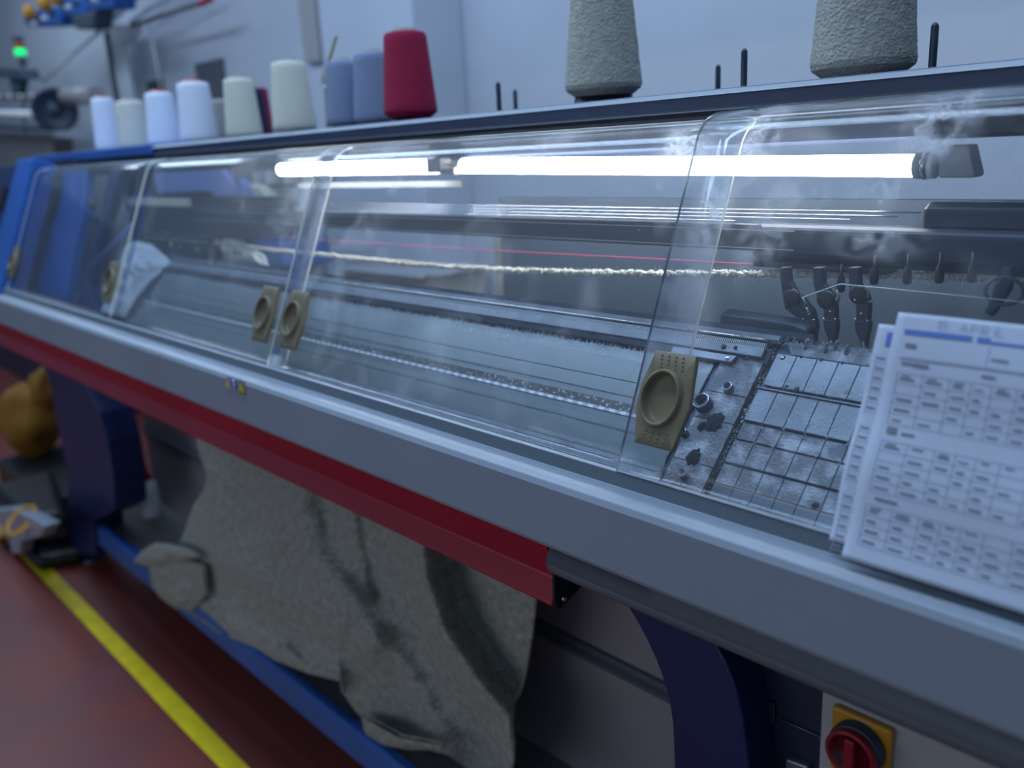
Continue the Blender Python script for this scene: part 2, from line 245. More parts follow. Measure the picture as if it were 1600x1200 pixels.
# ------------------------------------------------------------------ mesh helpers
class MB:
    def __init__(s): s.v = []; s.f = []; s.mi = []; s.sm = []
    def add(s, vs_, fs_, mi=0, smooth=False):
        o = len(s.v); s.v += [tuple(p) for p in vs_]
        for f in fs_: s.f.append(tuple(i + o for i in f)); s.mi.append(mi); s.sm.append(smooth)
        return s
    def box(s, lo, hi, mi=0):
        x0, y0, z0 = lo; x1, y1, z1 = hi
        return s.hexa([Vector((x, y, z)) for z in (z0, z1) for (x, y) in ((x0, y0), (x1, y0), (x1, y1), (x0, y1))], mi)
    def hexa(s, p, mi=0):
        return s.add(p, [(0, 3, 2, 1), (4, 5, 6, 7), (0, 1, 5, 4), (1, 2, 6, 5), (2, 3, 7, 6), (3, 0, 4, 7)], mi)
    def prism(s, pts, vec, mi=0, smooth=False):
        n = len(pts); vec = Vector(vec); p = [Vector(q) for q in pts]
        s.add(p + [q + vec for q in p], [tuple(range(n))[::-1], tuple(range(n, 2 * n))], mi)
        s.add(p + [q + vec for q in p], [(i, (i + 1) % n, n + (i + 1) % n, n + i) for i in range(n)], mi, smooth)
        return s
    def xprism(s, yz, x0, x1, mi=0, smooth=False):
        return s.prism([(x0, y, z) for y, z in yz], (x1 - x0, 0, 0), mi, smooth)
    def tube(s, pts, r, n=10, mi=0, caps=True, smooth=True, rfun=None):
        P = [Vector(p) for p in pts]; rings = []; prev = None
        for i, p in enumerate(P):
            t = (P[min(i + 1, len(P) - 1)] - P[max(i - 1, 0)]).normalized()
            if prev is None: a = t.orthogonal().normalized()
            else: a = (prev - t * prev.dot(t)).normalized()
            prev = a; b = t.cross(a); rr = r[i] if isinstance(r, (list, tuple)) else r
            ring = []
            for k in range(n):
                q = rr * (rfun(i, k) if rfun else 1); ring.append(p + a * math.cos(2 * PI * k / n) * q + b * math.sin(2 * PI * k / n) * q)
            rings.append(ring)
        vs_ = [q for rg in rings for q in rg]; m = len(P)
        s.add(vs_, [(i * n + k, i * n + (k + 1) % n, (i + 1) * n + (k + 1) % n, (i + 1) * n + k) for i in range(m - 1) for k in range(n)], mi, smooth)
        if caps: s.add(rings[0], [tuple(range(n))[::-1]], mi); s.add(rings[-1], [tuple(range(n))], mi)
        return s
    def lathe(s, prof, o=(0, 0, 0), n=40, mi=0, smooth=True, R=None):
        o = Vector(o); R = R or Matrix.Identity(3); m = len(prof)
        vs_ = [o + R @ Vector((r * math.cos(2 * PI * k / n), r * math.sin(2 * PI * k / n), z)) for r, z in prof for k in range(n)]
        return s.add(vs_, [(i * n + k, i * n + (k + 1) % n, (i + 1) * n + (k + 1) % n, (i + 1) * n + k) for i in range(m - 1) for k in range(n)], mi, smooth)
    def grid(s, pts, mi=0, smooth=True):
        nr, nc = len(pts), len(pts[0])
        return s.add([q for r in pts for q in r], [(i * nc + j, i * nc + j + 1, (i + 1) * nc + j + 1, (i + 1) * nc + j) for i in range(nr - 1) for j in range(nc - 1)], mi, smooth)
    def build(s, name, mats, parent=None, bevel=0.0, seg=2, origin=None):
        me = bpy.data.meshes.new(name); o3 = Vector(origin) if origin is not None else Vector((0, 0, 0))
        me.from_pydata([tuple(Vector(v) - o3) for v in s.v], [], s.f)
        for m in (mats if isinstance(mats, (list, tuple)) else [mats]): me.materials.append(M[m] if isinstance(m, str) else m)
        me.polygons.foreach_set('material_index', s.mi); me.polygons.foreach_set('use_smooth', s.sm)
        bm = bmesh.new(); bm.from_mesh(me); bmesh.ops.remove_doubles(bm, verts=bm.verts, dist=1e-6)
        bmesh.ops.recalc_face_normals(bm, faces=bm.faces); bm.to_mesh(me); bm.free(); me.update()
        o = bpy.data.objects.new(name, me); C.objects.link(o); o.location = o3
        if bevel:
            b = o.modifiers.new('bevel', 'BEVEL'); b.width = bevel; b.segments = seg; b.limit_method = 'ANGLE'; b.angle_limit = math.radians(35)
        if parent is not None: par(o, parent)
        return o
LOC = {}
def par(o, p):
    w = Vector((0, 0, 0)); q = p
    while q is not None: w += q.location; q = q.parent
    o.parent = p; o.location = o.location - w          # all parents are unrotated
def empty(name, loc):
    o = bpy.data.objects.new(name, None); C.objects.link(o); o.location = loc; o.empty_display_size = 0.1; return o
def tag(o, label=None, cat=None, group=None, kind=None):
    for k, v in (('label', label), ('category', cat), ('group', group), ('kind', kind)):
        if v: o[k] = v
    return o
def track(n):
    return Vector(n).normalized().to_track_quat('Z', 'Y').to_matrix()
def arc(cx, cy, r, a0, a1, n):
    return [(cx + r * math.cos(math.radians(a0 + (a1 - a0) * i / n)), cy + r * math.sin(math.radians(a0 + (a1 - a0) * i / n))) for i in range(n + 1)]
def spline(pts, n):
    P = [Vector(p) for p in pts]; out = []
    for i in range(len(P) - 1):
        p0, p1, p2, p3 = P[max(i - 1, 0)], P[i], P[i + 1], P[min(i + 2, len(P) - 1)]
        for j in range(n):
            t = j / n
            out.append(0.5 * ((2 * p1) + (p2 - p0) * t + (2 * p0 - 5 * p1 + 4 * p2 - p3) * t * t + (3 * p1 - p0 - 3 * p2 + p3) * t ** 3))
    return out + [P[-1]]

# ------------------------------------------------------------------ the room
XL, XR = -14.0, 3.0
f = MB().box((XL, -3.5, -0.05), (XR, 4.2, 0)).build('floor', 'floor'); tag(f, kind='structure')
WY = 2.3; kR = at(727, 100, 1).x; xr = kR * WY; kF = at(645, 50, 1).x; yf = xr / kF; xl = at(500, 50, yf).x
tag(MB().box((XL, WY, 0), (XR, WY + 0.15, 3.6)).build('wall_back', 'wall'), kind='structure')
tag(MB().box((xl, yf, 0), (xr, WY, 3.6)).build('wall_pier', 'wall', bevel=0.01), kind='structure')
tag(MB().box((XL - 0.15, -3.5, 0), (XL, 4.2, 3.6)).build('wall_left', 'wall'), kind='structure')
ya, yb = 0.643, 0.694
g = [[Vector((XL + 0.2 + i * 0.08, (ya if j == 0 else yb) + 0.0022 * noise.noise(Vector((i * 0.23, j * 9, 0))), 0.002)) for i in range(190)] for j in (0, 1)]
yl = MB().grid(g, smooth=False); yl.grid([[q - Vector((0, 0, 0.002)) for q in r] for r in g], smooth=False)
tag(yl.build('trim_1', 'yellow'), kind='structure')

# ------------------------------------------------------------------ the knitting machine
mach = empty('knitting_machine', (-1.3, 1.0, 0))
tag(mach, 'long grey, red and blue flat knitting machine behind clear covers with a lit tube', 'knitting machine')
X0, X1, XC = -3.20, 0.75, -0.642
# front rail: dark inner step, light top, tall grey face
rail = [(0.664, 1.0655), (0.656, 1.0655), (0.6545, 1.0495), (0.632, 1.0490), (0.624, 1.0465), (0.620, 1.040), (0.620, 0.972), (0.624, 0.9655), (0.634, 0.964), (0.66, 0.964), (0.664, 1.02)]
MB().xprism(rail, X0, X1).build('front_rail', 'rail', mach, bevel=0.0015)
MB().xprism([(0.664, 1.0650), (0.6555, 1.0650), (0.6540, 1.0500), (0.660, 1.050)], X0, X1).build('seal_strip', 'seal', mach)
low = [(0.634, 0.964)] + [(0.640 + 0.016 * math.cos(math.radians(a)), 0.944 + 0.018 * math.sin(math.radians(a))) for a in (150, 180, 210, 240, 265)] + [(0.69, 0.926), (0.69, 0.964)]
MB().xprism(low, XC + 0.002, X1, smooth=True).build('lower_rail', 'rail_dark', mach)
cb = [(0.650, 0.9635), (0.657, 0.9105), (0.640, 0.8855), (0.6440, 0.880), (0.700, 0.905), (0.71, 0.93), (0.70, 0.9635)]
crash = MB().xprism([(y - 0.006, z) for y, z in cb], X0, XC - 0.003).build('crash_bar', 'red', mach, bevel=0.002)
ec = MB().xprism([(0.630, 0.9635), (0.638, 0.930), (0.637, 0.883), (0.644, 0.876), (0.700, 0.895), (0.706, 0.9635)], XC - 0.003, XC + 0.001).build('end_cap', 'black', crash, bevel=0.001)
ec['label'] = 'dark end cap'
MB().lathe([(0, 0.0022), (0.003, 0.002), (0.0035, 0)], (XC + 0.001, 0.652, 0.887), 12, R=track((1, 0, 0))).build('screw', 'chrome', crash)

# yarn shelf on top of the machine
XS = -2.42
sh = [(0.960, zan(0.96, 3.46)), (0.957, zan(0.957, 3.18)), (0.9605, zan(0.96, 3.10)), (0.9605, zan(0.96, 2.12)), (0.962, zan(0.962, 2.0)), (1.26, zan(0.96, 2.0)), (1.26, zan(0.96, 3.30)), (0.968, zan(0.96, 3.38))]
shelf = MB().xprism(sh, XS, X1).build('yarn_shelf', 'shelf_face', mach)
MB().xprism([(0.9480, zan(0.948, 3.08)), (0.9490, zan(0.949, 3.14)), (0.9620, zan(0.962, 3.47)), (0.975, zan(0.96, 3.50)), (0.975, zan(0.96, 3.38)), (0.9600, zan(0.96, 3.22))], XS, X1).build('shelf_lip', 'shelf_lip', shelf)
MB().xprism([(0.9605, zan(0.96, 2.22)), (0.953, zan(0.953, 2.03)), (0.953, zan(0.953, 1.96)), (0.97, zan(0.96, 1.9)), (0.97, zan(0.96, 2.16))], XS, X1).build('lower_lip', 'shelf_lip', shelf)
ZS = zan(0.96, 3.38)
MB().xprism([(0.968, ZS - 0.022), (0.965, ZS + 0.0005), (1.25, ZS + 0.0005), (1.25, ZS - 0.022)], XS, X1).build('shelf_top', 'navy', shelf)
cap = MB().xprism([(0.950, zan(0.95, 3.72)), (0.950, zan(0.95, 2.05)), (1.26, 1.436), (1.26, 1.462)], -3.52, XS - 0.002).build('shelf_end_cap', 'blue', mach, bevel=0.004)
cap['label'] = 'bright blue shelf end'
# top cover channel below the shelf (dark)
MB().xprism([(0.90, 1.4255), (0.965, 1.4255), (0.965, 1.4315), (1.02, 1.4315), (1.02, zan(1.02, -0.75)), (0.965, zan(0.965, -0.80)), (0.955, zan(0.955, -0.55)), (0.955, 1.421), (0.90, 1.421)], X0 + 0.1, X1).build('cover_channel', 'carriage', mach)
for n_, px, Y in (('pin', 777, 1.03), ('pin', 1162.5, 1.03), ('pin', 1459, 1.03), ('pin', 803, 1.2), ('pin', 1122, 1.2)):
    q = at(px, 110 if px != 1459 else 70, Y); r = 0.0042 if Y < 1.1 else 0.0042
    MB().lathe([(r, 0), (r, 0.050 - 0.003), (r * 0.8, 0.0495), (r * 0.4, 0.0515), (0, 0.052)], (q.x, Y, ZS), 16).build('yarn_pin', 'steel_dark', shelf)

# end frame at the far left
EF = frame(0.66, 1.066, 67)
def slab(fr, x0, x1, u0, u1, h0, h1, mb=None, mi=0):
    mb = mb or MB()
    return mb.hexa([fr(x0, u0, h0), fr(x1, u0, h0), fr(x1, u1, h0), fr(x0, u1, h0), fr(x0, u0, h1), fr(x1, u0, h1), fr(x1, u1, h1), fr(x0, u1, h1)], mi)
endf = slab(EF, -3.17, -2.995, -0.09, 0.412, -0.06, 0.012).build('end_frame', 'blue', mach, bevel=0.006)
slab(EF, -3.60, -3.172, -0.09, 0.40, -0.05, 0.0).build('end_cover', 'deepblue', mach, bevel=0.006)
slab(EF, -3.36, -3.25, 0.24, 0.32, 0.0, 0.006).build('vent_plate', 'black', mach)
MB().box((-3.6, 0.72, 0.80), (-3.22, 1.15, 0.96)).build('end_skirt', 'deepblue', mach, bevel=0.01)
# interior pillars seen through the far cover
IN = frame(0.76, 1.066, 67)
def ipx(px, py, y0=0.76): return atpl(px, py, y0, 1.066, 67)
def pxprism(pts, y0, depth, deg=67, z0=1.066):
    s = math.radians(deg); n = Vector((0, math.sin(s), -math.cos(s)))
    P = [atpl(x, y, y0, z0, deg)[0] for x, y in pts]
    return MB().prism(P, n * depth)
pxprism([(100, 262), (134, 262), (128, 330), (100, 470), (48, 456), (64, 395), (88, 330)], 0.76, 0.03).build('inner_pillar', 'blue', mach, bevel=0.004)
pxprism([(172, 262), (190, 262), (162, 345), (136, 440), (152, 487), (118, 476), (138, 400)], 0.76, 0.03).build('inner_pillar', 'deepblue', mach, bevel=0.004)
pxprism([(62, 262), (98, 262), (80, 330), (45, 452), (12, 440), (40, 330)], 0.80, 0.02).build('dark_housing', 'black', mach)
pxprism([(22, 392), (30, 380), (27, 410), (16, 434), (10, 430)], 0.78, 0.015).build('side_lever', 'cream', mach, bevel=0.003)
MB().tube([atpl(100, 300, 0.80, 1.066, 67)[0], atpl(150, 345, 0.80, 1.066, 67)[0]], 0.008).build('brace', 'deepblue', mach)
MB().lathe([(0, 0.02), (0.022, 0.02), (0.024, 0)], atpl(147, 322, 0.80, 1.066, 67)[0], 20, R=track((0, -0.9, 0.4))).build('brace_hub', 'black', mach)
MB().tube([atpl(140, 418, 0.74, 1.066, 67)[0], atpl(205, 352, 0.74, 1.066, 67)[0]], 0.004).build('stay_rod', 'violet', mach)
MB().box((-3.1, 1.10, 1.02), (at(216, 300, 1.1).x, 1.16, 1.40)).build('inner_back_wall', 'navy', mach)

# needle bed
XB0, XB1 = -2.095, -0.541
bd = MB().prism([BED(XB0, -0.02, -0.004), BED(XB0, 0.178, -0.004), BED(XB0, 0.178, -0.05), BED(XB0, -0.02, -0.05)], (XB1 - XB0, 0, 0)).build('needle_bed', 'steel_dark', mach)
bands = [(-0.018, 0.001, 0.0015, 'steel'), (0.0015, 0.0055, 0.003, 'chrome'), (0.006, 0.0100, 0.0015, 'steel'), (0.0105, 0.0160, 0.003, 'steel'), (0.0165, 0.0245, 0.000, 'slot_mid'),
         (0.0250, 0.0335, 0.0005, 'slot_mid'), (0.0350, 0.0465, 0.0008, 'slot_dark'), (0.0480, 0.0570, 0.000, 'slot_mid'), (0.0575, 0.0660, -0.0020, 'steel_dark'),
         (0.0665, 0.0705, 0.0022, 'dash'), (0.0710, 0.0822, 0.0010, 'slot_dark'), (0.0905, 0.1085, 0.0008, 'slot_mid'), (0.1105, 0.1380, 0.001, 'slot_light')]
for a, b, h, mm in bands:
    MB().prism([BED(XB0, a, h), BED(XB0, b, h), BED(XB0, b, -0.004), BED(XB0, a, -0.004)], (XB1 - XB0, 0, 0)).build('bed_strip', mm, bd)
# dashed bar (pattern of the latch wire)
# needles: the 90 nearest each a sub-part, the rest one stuff part
pitch = 0.0017
def needle(mb, x, i):
    rr = random.Random(i); w = 0.00036; t = 0.152 + (0.010 * rr.random() if rr.random() < 0.22 else 0.003 * rr.random())
    prof = [(0.0170, 0.0002), (0.0170, 0.0016), (0.0455, 0.0016), (0.0457, 0.0006), (0.0478, 0.0006), (0.0480, 0.0016), (0.0565, 0.0016), (0.0567, 0.0006), (0.0913, 0.0006),
            (0.0915, 0.0016), (0.1090, 0.0016), (0.1092, 0.0006), (0.1108, 0.0006), (0.1110, 0.0017), (0.1390, 0.0018), (t, 0.0022), (t, 0.0010), (0.1390, 0.0002)]
    mb.prism([BED(x - w, a, b) for a, b in prof], (2 * w, 0, 0))
nN = int((XB1 - XB0 - 0.004) / pitch); rest = MB()
for i in range(nN):
    x = XB1 - 0.002 - i * pitch
    if i < 80:
        mb = MB(); needle(mb, x, i); mb.build('needle', 'needle', bd)
    else: needle(rest, x, i)
o = rest.build('needle_row', 'needle', bd); o['kind'] = 'stuff'
lf = MB(); R_ = random.Random(3)
for i in range(900):     # fluff along the needle tips
    x = XB0 + (XB1 - XB0) * R_.random(); u = 0.146 + 0.008 * R_.random(); a = BED(x, u, 0.002); l = 0.004 + 0.006 * R_.random() ** 2
    b_ = BED(x + R_.uniform(-0.002, 0.002), u + l, 0.002 + 0.006 * R_.random()); lf.tube([a, (a + b_) / 2 + Vector((0, 0, 0.001)), b_], 0.00014, n=3, caps=False)
lf.grid([[BED(XB0 + (XB1 - XB0) * i / 700, 0.1395 + 0.0125 * j / 5 + (0.0012 * noise.noise(Vector((i * 0.9, 0, 0))) if j == 5 else 0), 0.0012 + 0.0012 * noise.noise(Vector((i * 0.8, j * 1.3, 2)))) for i in range(701)] for j in range(6)])
o = lf.build('needle_lint', 'lint', bd); o['kind'] = 'stuff'
# raised rails behind the needles
BR = MB().prism([BED(XB0 - 0.02, 0.158, 0.0), BED(XB0 - 0.02, 0.158, 0.006), BED(XB0 - 0.02, 0.1645, 0.008), BED(XB0 - 0.02, 0.1645, 0.0)], (XB1 - XB0 + 0.045, 0, 0)).build('sinker_rail', 'steel_dark', mach)
MB().prism([BED(XB0, 0.1665, 0.0), BED(XB0, 0.1665, 0.008), BED(XB0, 0.1785, 0.009), BED(XB0, 0.1785, 0.0)], (-0.485 - XB0, 0, 0)).build('sinker_rail', 'steel', mach, bevel=0.001)
MB().prism([BED(XB0, 0.1795, 0.0), BED(XB0, 0.1795, 0.006), BED(XB0, 0.1855, 0.007), BED(XB0, 0.1855, 0.0)], (-0.487 - XB0, 0, 0)).build('comb_bar', 'comb', mach)
MB().tube([BED(XB0, 0.1895, 0.006), BED(-0.49, 0.1895, 0.006)], 0.0014, n=8).build('comb_wire', 'chrome', mach)
MB().prism([BED(XB0, 0.191, 0.0), BED(XB0, 0.191, 0.0065), BED(XB0, 0.1965, 0.0075), BED(XB0, 0.1965, 0.0)], (-0.475 - XB0, 0, 0)).build('comb_bar', 'steel', mach)
MB().prism([BED(XB0 - 0.05, 0.1975, 0.004), BED(XB0 - 0.05, 0.2045, 0.006), BED(XB0 - 0.05, 0.2045, -0.012), BED(XB0 - 0.05, 0.190, -0.012)], (-0.44 - XB0 + 0.05, 0, 0)).build('back_bed_edge', 'steel_dark', mach)
for dx, u_, r_ in ((-0.535, 0.1725, 0.003), (-0.520, 0.1735, 0.0022), (-0.500, 0.1625, 0.002)):
    MB().lathe([(0, 0.0012), (r_ * 0.6, 0.0012), (r_, 0.0008), (r_, 0)], BED(dx, u_, 0.0088), 16, R=track((0, -1, 1))).build('screw', 'gap', mach)
# guide nose and small bracket at the needle bed's right end
MB().prism([BED(-0.600, 0.1545, 0.002), BED(-0.518, 0.1545, 0.002), BED(-0.514, 0.1640, 0.002), BED(-0.600, 0.1640, 0.002)], BED(0, 0, 0.006) - BED(0, 0, 0)).build('end_bracket', 'steel', mach, bevel=0.001)
MB().lathe([(0, 0.0015), (0.0018, 0.0015), (0.0026, 0.0008), (0.0026, 0)], BED(-0.524, 0.159, 0.008), 16, R=track((0, -1, 1))).build('screw', 'chrome', mach)
nose = [BED(-0.560, 0.2050, 0.0), BED(-0.468, 0.2050, 0.0), BED(-0.449, 0.2058, 0.001), BED(-0.452, 0.2095, 0.004), BED(-0.468, 0.2125, 0.008), BED(-0.560, 0.2145, 0.009)]
MB().prism(nose, (0, 0.02, 0.004)).build('guide_nose', 'steel_dark', mach, bevel=0.002)

# end block with studs and dust
eb = MB()
for a, b in ((-0.02, 0.0310), (0.0318, 0.0840), (0.0848, 0.1180), (0.1188, 0.165)):
    eb.prism([BED(XB1 + 0.007, a, 0.0022), BED(-0.4835, a, 0.0022), BED(-0.4835, b, 0.0022), BED(XB1 + 0.007, b, 0.0022)], BED(0, 0, -0.02) - BED(0, 0, 0))
blk = eb.build('end_block', 'steel_dusty', mach, bevel=0.0004)
MB().prism([BED(XB1, -0.02, -0.001), BED(XB1 + 0.0065, -0.02, -0.001), BED(XB1 + 0.0065, 0.155, -0.001), BED(XB1, 0.155, -0.001)], BED(0, 0, -0.02) - BED(0, 0, 0)).build('bed_side_strip', 'steel_dark', mach)
nb = track((0, -1, 1))
for px, py, r1, hh, mm in ((1142, 604, 0.0058, 0.009, 'steel'), (1105, 627, 0.0095, 0.013, 'steel_dark'), (1076, 674, 0.0040, 0.012, 'steel_dark'), (1073, 738, 0.0050, 0.010, 'steel')):
    x, u_ = bed(px, py); x += 0.001; u_ -= hh * 0.5
    st = MB().lathe([(r1 * 1.1, 0.002), (r1 * 1.05, hh * 0.5), (r1, hh), (r1 * 0.9, hh + 0.0004), (r1 * 0.62, hh), (r1 * 0.58, hh * 0.4), (0, hh * 0.4)], BED(x, u_, 0), 28, R=nb).build('stud', mm, blk)
    MB().lathe([(r1 * 0.86, hh - 0.0002), (r1 * 0.94, hh + 0.0007), (r1 * 1.0, hh - 0.0002)], BED(x, u_, 0), 28, R=nb).build('stud_rim', 'chrome', blk)
for px, py, r_ in ((1118, 662, 0.0105), (1085, 716, 0.0085), (1098, 668, 0.005)):
    x, u_ = bed(px, py); pts = []
    mb = MB(); nr, na = 10, 36
    vs_ = [BED(x + r_ * (i / nr) * (1 + 0.35 * noise.noise(Vector((math.cos(k * 2 * PI / na) * 2.2, math.sin(k * 2 * PI / na) * 2.2, px)))) * math.cos(k * 2 * PI / na),
               u_ + r_ * 1.25 * (i / nr) * (1 + 0.35 * noise.noise(Vector((math.cos(k * 2 * PI / na) * 2.2, math.sin(k * 2 * PI / na) * 2.2, px)))) * math.sin(k * 2 * PI / na),
               0.002 + 0.0045 * (1 - (i / nr) ** 2) * (1 + 0.5 * noise.noise(Vector((i, k, px))))) for i in range(nr + 1) for k in range(na)]
    mb.add(vs_, [(i * na + k, i * na + (k + 1) % na, (i + 1) * na + (k + 1) % na, (i + 1) * na + k) for i in range(nr) for k in range(na)], 0, True)
    o = mb.build('lint_clump', 'dark_lint', blk); o['kind'] = 'stuff'
for k, (px, py) in enumerate(((1031, 744), (1027, 751))):
    x, u_ = bed(px, py)
    MB().prism([BED(x - 0.005, u_ - 0.002, 0.003), BED(x + 0.004, u_ - 0.002, 0.003), BED(x + 0.004, u_ + 0.002, 0.003), BED(x - 0.005, u_ + 0.002, 0.003)], BED(0, 0, 0.002) - BED(0, 0, 0)).build('clip', 'chrome', blk, bevel=0.0006)
    MB().lathe([(0, 0.0001), (0.001, 0)], BED(x + 0.0015, u_, 0.0052), 10, R=nb).build('clip_hole', 'gap', blk)
MB().prism([BED(-0.4832, -0.02, -0.004), BED(-0.4775, -0.02, -0.004), BED(-0.4775, 0.186, -0.004), BED(-0.4832, 0.186, -0.004)], BED(0, 0, -0.02) - BED(0, 0, 0)).build('bed_slot', 'gap', mach)

# cam plates of the carriage bed
XG, WG = -0.4765, 0.0232
MB().prism([BED(XG, -0.02, -0.003), BED(X1, -0.02, -0.003), BED(X1, 0.200, -0.003), BED(XG, 0.200, -0.003)], BED(0, 0, -0.03) - BED(0, 0, 0)).build('cam_base', 'steel_dark', mach)
rows = [(-0.018, 0.0170, 0.000), (0.0180, 0.0400, 0.000), (0.0425, 0.0685, 0.001), (0.0710, 0.0905, 0.000), (0.0930, 0.1315, 0.002), (0.1365, 0.1765, 0.004)]
R_ = random.Random(5)
for ri, (a, b, h) in enumerate(rows):
    for ci in range(9):
        x0 = XG + (0.0235 if ri == 5 and ci == 0 else 0.0) * 0 + 0.0012 + ci * WG + (0.004 if ri == 5 else 0); x1 = x0 + WG - 0.0009
        sk = 0.0
        MB().prism([BED(x0, a, h), BED(x1, a, h), BED(x1, b, h), BED(x0, b, h)], BED(0, 0, -0.006) - BED(0, 0, 0)).build('cam_plate', 'steel_dusty' if ri in (1, 2, 3) else 'steel', mach, bevel=0.0004)
o = MB().prism([BED(XG + 0.02, 0.178, 0.003), BED(X1, 0.178, 0.003), BED(X1, 0.1935, 0.003), BED(XG + 0.01, 0.1935, 0.003)], BED(0, 0, -0.006) - BED(0, 0, 0)).build('cam_strip', 'steel_dusty', mach, bevel=0.0005)
MB().prism([BED(XG + 0.001, 0.1318, 0.0042), BED(X1, 0.1318, 0.0042), BED(X1, 0.1332, 0.0042), BED(XG + 0.001, 0.1332, 0.0042)], BED(0, 0, -0.006) - BED(0, 0, 0)).build('cam_edge', 'steel', mach)
for px, py, r_ in ((1225, 562, 0.0030), (1254, 561, 0.0017), (1285, 566, 0.0017), (1318, 571, 0.0017), (1231, 607, 0.0019), (1247, 611, 0.0028), (1274, 790, 0.0038)):
    x, u_ = bed(px, py); h = 0.0042 if py < 640 else 0.0002
    MB().lathe([(0, 0.0006), (r_ * 0.8, 0.0006), (r_, 0)], BED(x, u_, h), 20, R=nb).build('bolt_hole', 'gap', mach)
    if r_ == 0.0030: MB().lathe([(0.0006, 0.0012), (0.0012, 0.0014), (0.0018, 0.0012), (0.002, 0.0006)], BED(x, u_, h), 20, R=nb).build('screw', 'chrome', mach)
R_ = random.Random(11)
lt = MB()
for ci in range(9):      # spring clips and fluff at the joints
    for (u_, dx) in ((0.0905, 0.0), (0.066, -0.001), (0.104, 0.001)):
        x = XG + 0.001 + ci * WG + dx
        for k in range(7):
            a = BED(x + R_.uniform(-0.002, 0.002), u_ + R_.uniform(-0.004, 0.004), 0.001 + 0.002 * R_.random()); b_ = a + Vector((R_.uniform(-1, 1), R_.uniform(-1, 1), R_.uniform(-1, 1))) * 0.0018
            lt.tube([a, b_], 0.0004, n=4)
for k in range(700):
    x = XG - 0.012 + R_.random() * 0.17; u_ = 0.187 + 0.010 * R_.random() if R_.random() < 0.75 else 0.135 + 0.012 * R_.random() ** 2
    h = 0.003 + 0.005 * R_.random() ** 2 if u_ > 0.18 else 0.0045; a = BED(x, u_, h); b_ = a + Vector((R_.uniform(-1, 1), R_.uniform(-1, 1), R_.uniform(-0.3, 1))) * 0.0028
    lt.tube([a, (a + b_) / 2 + Vector((R_.uniform(-1, 1), 0, R_.uniform(-1, 1))) * 0.0008, b_], 0.00022, n=3, caps=False)
for k in range(70):
    u_ = R_.random() * 0.19; x = -0.4785 + R_.uniform(0, 0.003) ; a = BED(x, u_, 0.002)
    lt.tube([a, a + Vector((R_.uniform(-1, 1), R_.uniform(-1, 1), 0.5)) * 0.002], 0.0004, n=4)
o = lt.build('bed_lint', 'lint', mach); o['kind'] = 'stuff'
for px, py in ((1262, 543), (1293, 548), (1325, 551), (1308, 545)):
    x, u_ = bed(px, py)
    MB().tube([BED(x, u_ - 0.004, 0.003), BED(x, u_ + 0.002, 0.007), BED(x + 0.003, u_ + 0.004, 0.010)], 0.0018, n=10).build('latch_post', 'steel', mach)
# left block and cloth over it
MB().prism([BED(-2.30, -0.02, 0.0), BED(XB0 - 0.006, -0.02, 0.0), BED(XB0 - 0.006, 0.19, 0.0), BED(-2.30, 0.19, 0.0)], BED(0, 0, -0.04) - BED(0, 0, 0)).build('left_block', 'steel_dark', mach, bevel=0.002)

# slate back panel, lower back panel
xp = at(780, 309, 1.12).x
MB().box((xp, 1.12, 1.05), (X1, 1.135, zan(1.12, -4.47))).build('back_panel', 'darkpanel', mach)
MB().box((xp - 0.02, 1.118, 1.05), (xp, 1.137, zan(1.12, -8.3))).build('panel_edge', 'tray', mach)
MB().box((-2.2, 0.875, 0.98), (X1, 1.10, 1.10)).build('rear_bed_cover', 'navy', mach)

# guide beam with four bright rods
YB = 0.900
bm_ = MB().box((-2.10, YB, zan(YB, -8.25)), (at(1183, 400, YB).x, YB + 0.010, zan(YB, -6.30))).build('guide_beam', 'beam', mach, bevel=0.002)
for k, (ag, pe) in enumerate(((-5.28, 1436), (-5.56, 1400), (-5.84, 1325), (-6.12, 1146))):
    MB().tube([Vector((-1.86, YB + 0.004, zan(YB, ag))), Vector((at(pe, 340, YB).x, YB + 0.004, zan(YB, ag)))], 0.0008, n=8).build('guide_rod', 'chrome', bm_)
MB().box((-1.90, YB + 0.001, zan(YB, -6.36)), (-1.84, YB + 0.009, zan(YB, -5.1))).build('rod_bracket', 'beam', bm_)
MB().box((-2.10, YB - 0.001, zan(YB, -6.72)), (-0.50, YB, zan(YB, -6.68))).build('beam_edge_line', 'shelf_lip', bm_)
MB().box((-2.10, YB - 0.001, zan(YB, -8.05)), (-0.50, YB, zan(YB, -8.0))).build('beam_edge_line', 'shelf_lip', bm_)

# right carriage (large, dark, over the rods)
xc = at(1183, 400, 0.92).x
cp = [(0.914, zan(0.914, -8.95)), (0.906, zan(0.906, -8.5)), (0.906, zan(0.906, -6.6)), (0.914, zan(0.914, -6.25)), (0.940, zan(0.914, -6.25)), (0.940, zan(0.914, -8.95))]
MB().box((xc, 0.910, zan(0.91, -9.35)), (at(1388, 400, 0.91).x, 0.938, zan(0.91, -8.9))).build('carriage_skirt', 'carriage', mach, bevel=0.002)
car = MB().xprism(cp, xc, X1).build('right_carriage', 'carriage', mach, bevel=0.004)
car['label'] = 'dark carriage body with hanging yarn feeders'
MB().xprism([(0.918, zan(0.918, -6.3)), (0.918, zan(0.918, -5.0)), (0.930, zan(0.930, -4.6)), (0.945, zan(0.93, -4.62)), (0.945, zan(0.918, -6.3))], at(1438, 400, 0.92).x, X1).build('carriage_top', 'carriage', mach, bevel=0.003)
